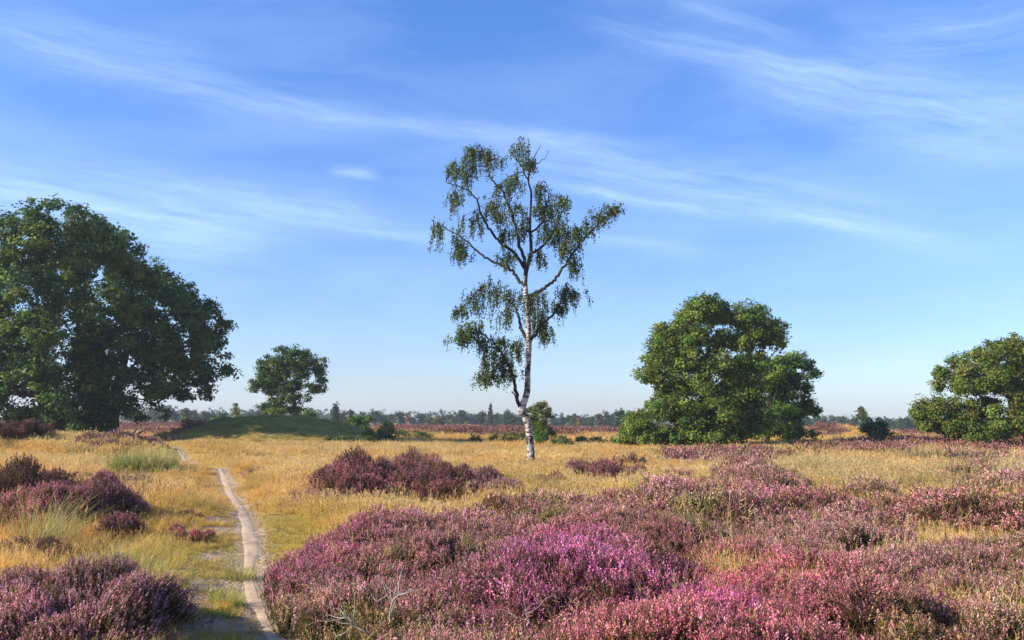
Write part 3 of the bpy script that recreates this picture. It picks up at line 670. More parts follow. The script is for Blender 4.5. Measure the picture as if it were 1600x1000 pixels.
# ------------------------------------------------------------------ trees
def skeleton(trunk, trunk_r, targets, rng, seg=.7, tip=.018, pw=2.3, sag=.0, pen=.28, minz=-9):
    """branches grown from the trunk to every target point; radii add up towards the trunk"""
    nodes = [p for p in trunk]; par = [-1]+list(range(len(trunk)-1)); plen = [0.]
    for i in range(1, len(trunk)): plen.append(plen[-1]+np.linalg.norm(trunk[i]-trunk[i-1]))
    nT = len(trunk); order = np.argsort(np.linalg.norm(targets-trunk[-1]*.5-trunk[0]*.5, axis=1)); leaf_nodes = []
    low = [i for i in range(nT) if trunk[i][2]-trunk[0][2] >= minz]
    start_ok = set(low)
    for ti in order:
        t = targets[ti]; N = np.array(nodes); dd = t-N; dist = np.linalg.norm(dd, axis=1)
        cost = dist+pen*np.array(plen)+.5*np.clip(-dd[:, 2], 0, None)
        for i in range(nT):
            if i not in start_ok: cost[i] = 1e9
        k = int(np.argmin(cost)); n = max(1, int(dist[k]/seg)); p0 = N[k]; last = k
        g0 = norm(N[k]-N[par[k]]) if par[k] >= 0 else V3(0, 0, 1)
        for s_ in range(1, n+1):
            u = s_/n; q = p0*(1-u)+t*u
            q = q+g0*dist[k]*.22*math.sin(u*math.pi)*(1-u)+rng.normal(size=3)*dist[k]*.028*math.sin(u*math.pi)+V3(0, 0, 1)*dist[k]*(.06-sag)*math.sin(u*math.pi)
            nodes.append(q); par.append(last); plen.append(plen[last]+dist[k]/n); last = len(nodes)-1
        leaf_nodes.append(last)
    N = np.array(nodes); r = np.zeros(len(N)); ch = np.zeros(len(N), int)
    for i, p in enumerate(par):
        if p >= 0: ch[p] += 1
    acc = np.zeros(len(N))
    for i in range(len(N)-1, -1, -1):
        if i >= nT and ch[i] == 0: acc[i] = tip**pw
        r[i] = max(acc[i], tip**pw)**(1/pw)
        if par[i] >= 0: acc[par[i]] += max(acc[i], tip**pw)
    sc = 1.0
    rt = np.array(trunk_r); 
    top = max(r[:nT].max(), 1e-6)
    ratio = min(1.0, rt.max()*.62/top)
    r = r*ratio; r[:nT] = np.maximum(rt, 0)
    e = [(p, i) for i, p in enumerate(par) if i >= nT]
    a = np.array([x[0] for x in e]); b = np.array([x[1] for x in e])
    ra = np.minimum(r[a], np.where(a < nT, r[b]*1.15, r[a])); 
    return N[a], N[b], ra, r[b]
def crown(puffs, rng, n_sub, leaves, sub_r, leaf, tints, flat=.7, shell=.55, nup=.5, gap=0.0):
    """leaf clumps spread through the puffs. puffs: (centre, radius 3-vector)"""
    Pc = np.array([p[0] for p in puffs]); Pr = np.array([p[1] for p in puffs])
    wgt = Pr[:, 0]*Pr[:, 2]; k = rng.choice(len(puffs), n_sub, p=wgt/wgt.sum())
    d = norm(rng.normal(size=(n_sub, 3))); rr = np.where(rng.random(n_sub) < shell, rng.uniform(.72, 1.14, n_sub), rng.random(n_sub)**.45*.8)
    c = Pc[k]+d*Pr[k]*rr[:, None]
    spray = rng.random(n_sub) < .05; c = c+d*Pr[k]*(spray*rng.uniform(.1, .35, n_sub))[:, None]
    if gap > 0:
        s3 = Pr[:, 0].mean()*.8; q = c/s3
        keep = (fbm(q[:, 0]+q[:, 1]*.7, q[:, 2]-q[:, 1]*.45, 303, 3) > gap) | (rng.random(n_sub) < .15)
        c = c[keep]; k = k[keep]; n_sub = len(c)
    cc = Pc.mean(0)
    nl = rng.poisson(leaves, n_sub); idx = np.repeat(np.arange(n_sub), nl)
    sr = sub_r*rng.uniform(.6, 1.35, n_sub)
    off = norm(rng.normal(size=(len(idx), 3)))*V3(1, 1, flat)*(sr[idx]*rng.random(len(idx))**.6)[:, None]*.95
    p = c[idx]+off
    out = norm(c-Pc[k]); nr = norm(out[idx]*.55+norm(off)*.35+V3(0, 0, nup)+rng.normal(size=(len(idx), 3))*.55)
    v, f = leaf_quads(p, nr, leaf*rng.uniform(.6, 1.3, len(idx)), rng, .75)
    T = np.array(tints); tc = T[rng.integers(0, len(T), n_sub)]*rng.uniform(.75, 1.3, (n_sub, 1))
    t = tc[idx]*rng.uniform(.75, 1.3, (len(idx), 1))
    return v, f, t, c
OAK = [(.095, .16, .024), (.12, .19, .03), (.155, .22, .038), (.07, .125, .022), (.20, .23, .05)]
DOAK = [(.055, .115, .028), (.075, .14, .030), (.045, .105, .036), (.13, .17, .035)]
OLIVE = [(.11, .13, .025), (.14, .15, .03), (.08, .11, .025), (.17, .16, .035)]
def px_puffs(L, Y, rng, layers=3, spread=.8, ymin=-99, shrink=.92):
    s = Y/FP; xs = [q[0] for q in L]; wtot = (max(xs)-min(xs))*s*.5; cx_ = (max(xs)+min(xs))*.5; out = []
    for q in L:
        px, py, r = q[:3]
        edge = np.clip(1-((px-cx_)*s/max(wtot, .1))**2, .05, 1)**.5
        for k in range(layers):
            t = ((k+.5)/layers-.5)*2 if layers > 1 else 0
            dy = t*edge*wtot*spread+rng.normal(0, .4)
            R = r*s*(1-.15*abs(t))
            p = at(px+rng.normal(0, r*.12), py+abs(t)*r*.25, Y)
            p = V3(p[0], Y+dy, p[2]); out.append((p, V3(R, R*1.05, R*shrink)))
    return out
def tree(name, px, py, Y, L, label, category, group=None, tints=OAK, n_sub=700, leaves=80, sub_r=.6, leaf=.17, trunk_px=None, tr=.45, layers=3, spread=.8, seed=0,
         n_br=170, gap=.43, mat='oak_leaf', flat=.7, bark='oak_bark', tip=.02, shell=.55, sag=0., minz=.8):
    rng = np.random.default_rng(1000+seed)
    b = at(px, py, Y); bz = float(zt(b[0], b[1])); base = V3(b[0], Y, bz)
    root = empty(name, base, label, category, group)
    puffs = px_puffs(L, Y, rng, layers, spread)
    v, f, t, c = crown(puffs, rng, n_sub, leaves, sub_r, leaf, tints, flat, shell, gap=gap)
    v = v.reshape(-1, 4, 3); keep = (v[:, :, 2].min(1) > zt(v[:, 0, 0], v[:, 0, 1])+.03); v = v[keep].reshape(-1, 3); t = t[keep]; f = np.arange(len(v)).reshape(-1, 4)
    link('crown', mesh_np('crown', v-base, f, t, [M[mat]]), root)
    tp = trunk_px or [(px, py-60)]
    P = [base-V3(0, 0, .25)]+[at(a, b_, Y)*V3(1, 0, 1)+V3(0, Y+dd, 0) for a, b_, dd in [(q+(0,))[:3] for q in tp]]
    R = np.linspace(tr, tr*.35, len(P)); R[0] *= 1.25
    P, R = smooth_curve(P, R, 5)
    tg = c[rng.choice(len(c), min(n_br, len(c)), replace=False)]
    t2 = tg[tg[:, 2] > bz+.5]
    if len(t2) > 8: tg = t2
    else: tg = tg[tg[:, 2] > bz+.05] if (tg[:, 2] > bz+.05).sum() > 2 else tg+V3(0, 0, .2)
    a, bq, ra, rb = skeleton(list(P), R, tg, rng, seg=max(.5, Y*.011), tip=tip, sag=sag, minz=minz)
    v1, f1 = loft(P, R, 12, .18, seed); v2, f2 = tubes(a, bq, ra, rb, 6)
    link('trunk', mesh_np('trunk', np.concatenate([v1, v2])-base, np.concatenate([f1, f2+len(v1)]), None, [M[bark]], smooth=True), root)
    return root
LA = [(95, 350, 32), (122, 334, 16), (140, 356, 29), (60, 370, 29), (28, 392, 26), (180, 368, 28), (100, 390, 40), (150, 400, 40), (195, 400, 30), (50, 414, 34), (8, 424, 28), (80, 450, 40), (130, 460, 40), (30, 480, 34), (-45, 425, 36), (-60, 460, 50),
    (60, 515, 40), (5, 540, 36), (110, 520, 40), (-50, 520, 50), (50, 560, 40), (5, 590, 38), (95, 580, 36), (35, 615, 34), (0, 640, 36), (120, 618, 22), (62, 648, 15), (105, 652, 15), (130, 640, 20), (150, 668, 10), (112, 676, 8), (-50, 600, 50), (20, 658, 24), (30, 645, 20), (-90, 560, 50)]
LB = [(215, 412, 24), (240, 440, 32), (275, 458, 28), (308, 476, 24), (328, 500, 21), (200, 470, 38), (250, 490, 36), (295, 515, 32), (325, 540, 22), (180, 520, 38), (230, 540, 36), (275, 560, 32), (308, 580, 22), (338, 572, 12), (360, 578, 12),
    (160, 570, 34), (210, 590, 32), (250, 600, 24), (288, 602, 20), (306, 618, 8), (140, 610, 30), (180, 620, 26), (218, 625, 18), (150, 650, 18), (230, 640, 12), (198, 650, 12), (125, 660, 15), (262, 612, 12)]
tree('oak_tree', 88, 688, 60, LA, 'largest oak cut off by the left edge with a leaning dark trunk', 'tree', 'big oaks at the left', tints=DOAK+[OAK[2]], layers=2, gap=.44, n_sub=3000, leaves=62, sub_r=.66, leaf=.21, spread=1.0,
     trunk_px=[(84, 660), (72, 625), (66, 585), (70, 540), (80, 490, 1)], tr=.62, seed=1, n_br=300)
tree('oak_tree', 176, 686, 64, LB, 'oak behind the largest one reaching low branches towards the burial mound', 'tree', 'big oaks at the left', tints=DOAK, layers=2, gap=.47, n_sub=1900, leaves=62, sub_r=.66, leaf=.21, spread=1.0,
     trunk_px=[(175, 660), (178, 635), (185, 600), (195, 560), (205, 520)], tr=.55, seed=2, n_br=240)
LC = [(1095, 478, 19), (1075, 495, 21), (1120, 490, 20), (1148, 490, 21), (1178, 497, 21), (1200, 518, 19), (1205, 535, 13), (1028, 512, 9), (1045, 522, 21), (1085, 525, 25), (1130, 530, 22), (1165, 530, 22), (1025, 550, 23), (1065, 560, 27), (1108, 568, 20), (1150, 566, 16), (1180, 556, 11),
    (1015, 585, 21), (1050, 600, 25), (1088, 600, 20), (1160, 600, 22), (1135, 618, 14), (1030, 630, 25), (1070, 640, 27), (1000, 655, 19), (985, 675, 14), (1015, 680, 18), (1050, 680, 18), (1085, 668, 22), (1110, 655, 18), (1110, 682, 16), (1140, 665, 20), (1150, 640, 20), (1178, 620, 20), (1180, 655, 22), (1165, 678, 12), (1135, 688, 7), (988, 660, 15), (975, 684, 11), (998, 686, 12), (1030, 690, 12), (1060, 692, 10), (1095, 692, 10), (1118, 612, 18), (1135, 592, 15), (1160, 582, 16), (1182, 598, 16), (1178, 572, 13), (1100, 630, 18), (1125, 640, 18)]
tree('oak_tree', 1100, 699, 60, LC, 'large round oak right of the birch with branches down to the grass', 'tree', 'oaks at the right', tints=OAK+[OLIVE[0]], n_sub=2500, leaves=80, sub_r=.56, leaf=.165, gap=.40,
     trunk_px=[(1101, 680), (1103, 650), (1106, 610), (1108, 575), (1105, 530)], tr=.42, seed=3, layers=2, spread=.62, n_br=260)
LD = [(1215, 575, 20), (1240, 563, 17), (1262, 568, 12), (1271, 583, 8), (1245, 590, 18), (1225, 610, 20), (1255, 613, 11), (1262, 632, 11), (1275, 641, 5), (1215, 640, 20), (1240, 640, 14), (1205, 662, 18), (1235, 663, 13), (1258, 675, 8), (1225, 678, 9), (1192, 600, 16), (1190, 640, 16), (1190, 572, 14), (1205, 590, 15), (1172, 590, 14)]
tree('oak_tree', 1197, 690, 67, LD, 'darker smaller oak leaning out behind the right side of the large round oak', 'tree', 'oaks at the right', tints=OAK[:3]+DOAK[:2], n_sub=800, leaves=72, sub_r=.55, leaf=.165,
     trunk_px=[(1197, 670), (1200, 645), (1208, 615), (1220, 590)], tr=.28, seed=4, layers=2, spread=.7, n_br=120)
LE = [(455, 560, 13), (425, 562, 12), (482, 560, 12), (500, 575, 11), (440, 580, 15), (470, 585, 13), (500, 590, 9), (405, 598, 11), (396, 606, 7), (425, 604, 13), (455, 602, 12), (485, 606, 10), (481, 620, 6), (430, 626, 8), (418, 636, 9), (436, 636, 8), (412, 566, 6), (508, 562, 5), (470, 640, 6), (445, 622, 10), (462, 622, 9), (470, 572, 12), (442, 565, 12), (448, 640, 9), (415, 585, 11), (430, 592, 12), (410, 575, 8), (500, 606, 7), (440, 548, 9), (470, 549, 9)]
tree('oak_tree', 461, 655, 88, LE, 'lone small oak with open crown standing behind the burial mound', 'tree', None, tints=DOAK+[OLIVE[2]], n_sub=850, leaves=44, sub_r=.48, leaf=.19, gap=.37,
     trunk_px=[(461, 640), (458, 618), (456, 595)], tr=.30, seed=5, layers=2, spread=.7, n_br=110)
LF = [(1573, 538, 16), (1545, 548, 15), (1525, 563, 15), (1600, 548, 20), (1630, 565, 28), (1500, 580, 14), (1560, 572, 16), (1590, 588, 18), (1487, 600, 12), (1515, 600, 14), (1545, 606, 12), (1455, 632, 12), (1480, 630, 12), (1435, 643, 7), (1510, 632, 10), (1450, 660, 12), (1480, 662, 15), (1510, 668, 16), (1545, 664, 14), (1575, 658, 14), (1600, 662, 14), (1500, 684, 7), (1525, 682, 7), (1555, 678, 6), (1640, 620, 32), (1660, 570, 32), (1665, 668, 24), (1463, 648, 10), (1610, 620, 14), (1570, 622, 13), (1600, 640, 14), (1582, 600, 13), (1535, 640, 11), (1560, 645, 12), (1620, 660, 18), (1590, 678, 10), (1500, 650, 13), (1530, 590, 16)]
tree('oak_tree', 1616, 697, 58, LF, 'wide low oak cut off by the right edge', 'tree', 'oaks at the right', tints=OLIVE+OAK[:3], n_sub=2600, leaves=68, sub_r=.5, leaf=.15, gap=.38,
     trunk_px=[(1604, 680), (1588, 655), (1584, 630), (1590, 600), (1600, 570)], tr=.32, seed=6, layers=2, spread=.6, n_br=260, minz=.4)
# small trees and shrubs in the middle distance
BR = [(.10, .17, .03), (.13, .20, .035), (.08, .14, .03)]
PINE = [(.05, .12, .045), (.07, .15, .055), (.04, .095, .04)]
YEL = [(.22, .22, .04), (.28, .26, .05), (.18, .20, .045)]
def shrub(name, px, py, Y, L, label, category='shrub', tints=BR, n_sub=90, leaves=40, sub_r=.3, leaf=.11, tr=.05, seed=0, group=None, hy=.5, **k):
    return tree(name, px, py, Y, L, label, category, group, tints, int(n_sub*1.4), leaves, sub_r, leaf, trunk_px=[(px, py-8), (px+1, min(q[1] for q in L)+4)], tr=tr, seed=seed, n_br=min(30, n_sub//2), tip=.01, minz=.05, **k)
shrub('small_oak', 838, 690, 62, [(845, 632, 7), (838, 640, 9), (852, 645, 9), (832, 655, 10), (848, 660, 10), (858, 672, 8), (836, 672, 10), (845, 680, 9), (862, 652, 4), (866, 676, 5), (826, 640, 5)], 'small olive green tree just behind the birch trunk', 'tree', OLIVE, 130, 45, .28, .13, .08, 21, layers=2)
shrub('shrub', 842, 688, 60, [(842, 668, 7), (838, 676, 8), (848, 677, 7), (843, 684, 8)], 'fresh green rounded shrub at the foot of the small olive tree', tints=BR, n_sub=60, seed=22, layers=1)
shrub('shrub', 562, 676, 76, [(560, 650, 10), (548, 656, 9), (572, 656, 8), (555, 664, 11), (570, 666, 9), (545, 668, 8)], 'bright green bushy shrub behind the right shoulder of the burial mound', n_sub=110, leaf=.14, seed=23, layers=2)
shrub('shrub', 606, 684, 72, [(606, 663, 6), (600, 670, 7), (612, 672, 6), (592, 676, 7), (606, 678, 7)], 'small dark green bush right of the bright green shrub', tints=OAK, n_sub=80, seed=24, layers=2)
shrub('shrub', 428, 653, 84, [(430, 642, 6), (420, 645, 6), (440, 644, 6), (415, 648, 5)], 'low shrub under the left side of the lone small oak', tints=OAK, n_sub=50, seed=25, layers=1)
shrub('shrub', 484, 655, 82, [(482, 643, 5), (478, 648, 5), (488, 647, 6)], 'light green shrub at the right foot of the lone small oak', tints=BR, n_sub=46, seed=26, layers=1)
shrub('shrub', 335, 672, 92, [(335, 654, 7), (328, 662, 6), (344, 660, 7), (350, 652, 5), (322, 668, 4)], 'dark bush on the left slope behind the burial mound', tints=DOAK, n_sub=70, leaf=.18, seed=27, layers=2)
shrub('young_birch', 368, 664, 95, [(368, 632, 4), (366, 640, 5), (371, 645, 6), (366, 652, 7), (372, 656, 6)], 'thin young birch rising behind the left slope of the mound', 'tree', YEL[2:]+BR, 60, 26, .35, .16, .06, 28, layers=1)
shrub('young_pine', 1369, 690, 70, [(1352, 668, 9), (1362, 662, 9), (1374, 664, 10), (1383, 668, 9), (1358, 676, 9), (1370, 676, 10), (1381, 676, 8), (1365, 652, 4), (1373, 654, 4)], 'small round dark green pine standing alone in the heath', 'pine tree', PINE, 190, 46, .24, .10, .07, 29, layers=2)
shrub('slender_tree', 1346, 676, 130, [(1343, 641, 5), (1348, 647, 7), (1352, 655, 6), (1342, 650, 4)], 'slender pale tree behind the small pine', 'tree', OLIVE, 70, 26, .5, .24, .09, 30, layers=1)
shrub('shrub', 968, 694, 62, [(975, 686, 7), (962, 690, 6), (985, 692, 7), (1000, 694, 7), (1020, 698, 7), (1035, 702, 6)], 'low green scrub at the left foot of the large round oak', tints=BR+OAK[:2], n_sub=130, leaf=.12, seed=31, layers=2)
# bramble patches
def bramble(px, py, wpx, hpx, label, seed, tints=None):
    hpx *= 1.35
    c = ground(px, py); rng = np.random.default_rng(seed); Y = c[1]; L = []
    for k in range(max(6, int(wpx/7))):
        u = rng.uniform(-.5, .5); L.append((px+u*wpx, py-hpx*rng.uniform(.15, .62)*(1-1.2*u*u), hpx*rng.uniform(.32, .52)))
    shrub('bramble', px, py, Y, L, label, 'bramble', tints or [(.055, .10, .022), (.07, .12, .025), (.10, .15, .03), (.14, .14, .04)], int(5+wpx*1.3), 34, .26, .10, .03, seed, 'bramble patches', layers=2, spread=.5, gap=.0)
bramble(530, 690, 100, 8, 'low green bramble along the right foot of the burial mound', 41)
bramble(640, 688, 80, 13, 'dark green bramble patch trailing right from the small dark bush', 42)
bramble(580, 686, 60, 13, 'leafy bramble patch below the bright green shrub', 43)
bramble(765, 694, 64, 17, 'leafy green bramble patch left of the birch trunk', 44)
bramble(805, 692, 50, 14, 'green bramble patch touching the left side of the birch trunk', 45)
bramble(868, 702, 62, 20, 'thick green bramble patch right of the birch trunk', 46)
bramble(925, 696, 50, 12, 'thin low bramble between the thick patch and the round oak', 47)
bramble(835, 694, 60, 12, 'low bramble right behind the birch trunk', 48)

# ------------------------------------------------------------------ the birch
YB = 34.0; rng = np.random.default_rng(77)
b0 = at(829.5, 729, YB); BZ = float(zt(b0[0], YB)); B0 = V3(b0[0], YB, BZ)
birch = empty('birch_tree', B0, 'tall white barked birch standing alone in the middle of the heath', 'tree')
def wp(px, py, dy=0.): 
    p = at(px, py, YB+dy); return p
def c2(u, v_, dy=0.): return wp(640+u/2.703, 190+v_/2.703, dy)
s0 = YB/FP
tpts = [(829.5, 734), (829.3, 716), (828, 688), (825.6, 664), (820.4, 651), (815.5, 638), (819.5, 626), (823.6, 610), (824.5, 584), (825.6, 558), (826.2, 532), (825, 500), (822.5, 470), (821, 432), (827, 406), (830, 390), (828, 356), (829, 330), (830, 301), (825.5, 282), (830, 257), (836, 243), (841, 234), (845, 227)]
trad = [9.2, 6.4, 5.7, 5.6, 5.9, 6.3, 5.1, 4.9, 4.5, 4.4, 4.6, 4.0, 3.6, 3.5, 3.1, 2.7, 2.2, 1.9, 1.6, 1.3, 1.1, .8, .5, .3]
TP = [wp(a, b) for a, b in tpts]; TR = [r*s0 for r in trad]
TP2, TR2 = smooth_curve(TP, TR, 6)
v, f = loft(TP2, TR2, 16, .10, 3)
link('trunk', mesh_np('trunk', v-B0, f, None, [M['birch_bark']], smooth=True), birch)
LIMBS = {  # pixel traced: (points, base radius px, depth drift at the tip)
 'a': ([(816, 640), (810, 628), (807, 615), (803.5, 594), (792, 568), (781, 547.6), (763, 527), (745, 519), (719, 529)], 3.4, -1.2),
 'stub': ([(808, 624), (803, 616), (800.5, 611)], 1.6, -.1),
 'b': ([(825, 534), (814, 512), (808, 486), (799, 473), (780, 462), (750, 452)], 3.0, 1.0),
 'c': ([(827, 534), (840, 516), (854.6, 501), (871, 482), (880, 456), (886, 440)], 2.9, .8),
 'd': ([(824, 466), (846, 453), (862, 441.6), (877, 423), (895, 397), (914, 371), (936, 349), (958, 333)], 3.3, -.8),
 'e': ([(820, 446), (810, 437), (795, 418), (770, 408), (747, 394), (732, 379), (706, 361), (678, 352)], 3.0, .9),
 'f': ([(821, 424), (806.5, 398), (786, 382), (766, 360), (751, 334), (743, 308), (725, 295), (697, 284)], 3.0, -1.1),
 'g': ([(822, 416), (811, 376), (799, 331), (784, 297), (766, 279), (762, 258), (751, 228)], 2.9, 1.0),
 'h': ([(829, 396), (846, 386), (862, 368), (877, 335), (884, 318)], 2.4, -.6),
 'i': ([(829, 364), (846, 349), (852, 328), (858, 300), (852, 282)], 1.9, .9),
 'j': ([(826, 284), (815, 262), (804, 240), (812, 230)], 1.4, -.5),
 'k': ([(831, 262), (841, 255), (851, 247), (858, 235)], .9, .3)}
lim_nodes = list(TP2[60:]); 
for kx, (pts, r, dz) in LIMBS.items():
    n = len(pts); q = [wp(a, b, dz*(i/(n-1))**1.1) for i, (a, b) in enumerate(pts)]
    rr = [max(r*(1-.82*(i/(n-1))), .35)*s0 for i in range(n)]
    q, rr = smooth_curve(q, rr, 6); q[1:-1] += rng.normal(size=(len(q)-2, 3))*.02
    v, f = loft(q, rr, 8, .12, 5)
    link('limb', mesh_np('limb', v-B0, f, None, [M['birch_limb']], smooth=True), birch); lim_nodes += list(q[3:])
PB = [(280, 120, 70, 48), (230, 195, 40, 50), (350, 130, 48, 36), (310, 90, 60, 22), (190, 228, 20, 20), (470, 130, 46, 38), (500, 170, 22, 24), (250, 90, 34, 26), (440, 240, 42, 28), (400, 262, 40, 36), (180, 340, 42, 55), (120, 430, 48, 46), (200, 470, 48, 46), (270, 425, 46, 46), (212, 525, 38, 26),
 (350, 330, 40, 38), (350, 400, 50, 48), (440, 350, 48, 46), (400, 470, 34, 40), (480, 440, 46, 56), (560, 258, 34, 30), (600, 330, 56, 46), (642, 340, 46, 30), (600, 400, 52, 48), (560, 350, 28, 46), (640, 450, 42, 42), (590, 480, 44, 34), (690, 480, 46, 46), (740, 450, 38, 36), (800, 410, 38, 26), (850, 385, 22, 16), (655, 530, 22, 36),
 (700, 600, 20, 22), (560, 560, 34, 22), (415, 570, 32, 22), (310, 680, 48, 42), (250, 730, 46, 36), (212, 770, 26, 24), (360, 700, 48, 46), (430, 720, 56, 46), (500, 730, 56, 46), (550, 740, 38, 44), (400, 800, 34, 40), (540, 800, 36, 26), (660, 680, 42, 42), (700, 725, 30, 32), (640, 775, 20, 26), (572, 880, 24, 26), (550, 850, 18, 20)]
PB = [(640+a/2.703, 190+b/2.703, c_/2.703, d_/2.703) for a, b, c_, d_ in PB]
PB += [(680+a/3.846, 480+b/3.846, c_/3.846, d_/3.846) for a, b, c_, d_ in [(330, 240, 58, 48), (290, 190, 55, 34), (240, 120, 48, 30), (200, 165, 48, 30), (420, 220, 56, 42), (320, 330, 56, 58), (298, 405, 32, 32), (450, 380, 34, 40), (425, 310, 46, 36), (165, 195, 26, 24), (500, 240, 22, 40), (380, 400, 20, 20)]]
LN = np.array(lim_nodes); strands_p = []; 
vs, fs, ts = [], [], []; twp0, twp1 = [], []
for (px, py, ra, rb) in PB:
    c = wp(px, py); rx, rz = ra*s0, rb*s0
    dn = np.hypot(LN[:, 0]-c[0], LN[:, 2]-c[2]); yk = LN[np.argmin(dn), 1]
    n = max(7, int(25*rx*rz/.9))
    for _ in range(n):
        d_ = norm(rng.normal(size=3)); p = V3(c[0], yk, c[2])+d_*V3(rx, (rx+rz)*.5, rz)*rng.random()**.5*.85
        Ls = rng.uniform(.35, 1.25)*min(1, rz/.7+.35); out = norm(V3(p[0]-c[0], p[1]-yk, 0)+rng.normal(size=3)*.2)
        # a twig leaves the nearest limb and its end hangs down
        k = np.argmin(np.linalg.norm(LN-p, axis=1)+np.clip(LN[:, 2]-p[2]-.3, 0, None)*.4)
        if np.linalg.norm(LN[k]-p) < 2.2:
            a = LN[k]; mid = (a+p)/2+V3(0, 0, .10)+rng.normal(size=3)*.05; twp0 += [a, mid]; twp1 += [mid, p]
        for st_ in range(3):
            q0 = p+rng.normal(size=3)*V3(.16, .16, .08); q1 = q0+out*Ls*.3*rng.random()-V3(0, 0, Ls*rng.uniform(.5, 1))
            twp0.append(q0); twp1.append(q1)
            m_ = rng.poisson(32); t = rng.random(m_)[:, None]; lp = q0+(q1-q0)*t+rng.normal(size=(m_, 3))*V3(.055, .055, .07)
            vs.append(lp); ts.append(np.tile(np.array([(.075, .125, .022), (.10, .15, .026), (.060, .10, .022), (.14, .16, .035)])[rng.integers(0, 4)]*rng.uniform(.75, 1.25), (m_, 1))*rng.uniform(.7, 1.3, (m_, 1)))
lp = np.concatenate(vs); t = np.concatenate(ts)
v, f = leaf_quads(lp, rng.normal(size=lp.shape)+V3(0, 0, .25), .076*rng.uniform(.6, 1.25, len(lp)), rng, .75)
link('crown', mesh_np('crown', v-B0, f, t, [M['birch_leaf']]), birch)
a = np.array(twp0); b = np.array(twp1); v, f = tubes(a, b, np.full(len(a), .012), np.full(len(a), .007), 3)
link('twigs', mesh_np('twigs', v-B0, f, None, [M['birch_limb']]), birch)

# ------------------------------------------------------------------ far trees: a few kinds, copied
def far_kind(seed, kind):
    rng = np.random.default_rng(seed)
    if kind == 'conifer':
        pf = [(V3(0, 0, h*10), V3(r, r, .9)) for h, r in ((.12, 1.9), (.25, 1.8), (.38, 1.5), (.5, 1.25), (.62, 1.0), (.74, .75), (.85, .5), (.95, .28))]; ti = [(.030, .055, .022), (.04, .065, .025)]
        v, f, t, c = crown(pf, rng, 240, 26, .55, .42, ti, .6)
    else:
        pf = []
        for k in range(9 if kind != 'slim' else 6):
            a = rng.uniform(0, 6.28); rr = rng.uniform(0, 2.6 if kind != 'slim' else .9); h = rng.uniform(2.2, 8.3)
            sc = 1-.045*(h-4)**2/2; R = rng.uniform(1.3, 2.3)*(1 if kind != 'slim' else .75)
            pf.append((V3(math.cos(a)*rr*max(sc, .3), math.sin(a)*rr*max(sc, .3), h), V3(R, R, R*.85)))
        pf += [(V3(rng.normal(0, .8), 0, 1.6), V3(2.2, 2.2, 1.5) if kind != 'slim' else V3(1.2, 1.2, 1.4))]
        ti = {'green': [(.050, .085, .022), (.06, .095, .025), (.045, .07, .022)], 'dark': [(.032, .058, .022), (.04, .065, .024)], 'brown': [(.13, .085, .03), (.10, .08, .028), (.07, .08, .025)], 'slim': [(.10, .12, .03), (.13, .135, .035)], 'yellow': [(.30, .24, .05), (.24, .20, .04)], 'rust': [(.22, .09, .04), (.26, .12, .05)]}[kind]
        v, f, t, c = crown(pf, rng, 260, 24, .75, .48, ti, .7)
    v = v.reshape(-1, 4, 3); keep = v[:, :, 2].min(1) > .05; v = v[keep].reshape(-1, 3); t = t[keep]; f = np.arange(len(v)).reshape(-1, 4)
    tp = np.array([(0, 0, -.5), (.1, 0, 2), (0, .1, 4.5), (.15, 0, 7.5)]); P, R = smooth_curve(tp, [.28, .22, .15, .04], 2)
    a, b, ra, rb = skeleton(list(P), R, c[rng.choice(len(c), 24, replace=False)], rng, 1.2, .03, minz=1.2)
    v1, f1 = loft(P, R, 6); v2, f2 = tubes(a, b, ra, rb, 3)
    return mesh_np('crown', v, f, t, [M['far_leaf']]), mesh_np('trunk', *[np.concatenate([v1, v2]), np.concatenate([f1, f2+len(v1)])], None, [M['oak_bark']])
KINDS = {k: [far_kind(50+i*7+j, k) for j in range(3)] for i, k in enumerate(('green', 'dark', 'conifer', 'brown', 'slim', 'yellow', 'rust'))}
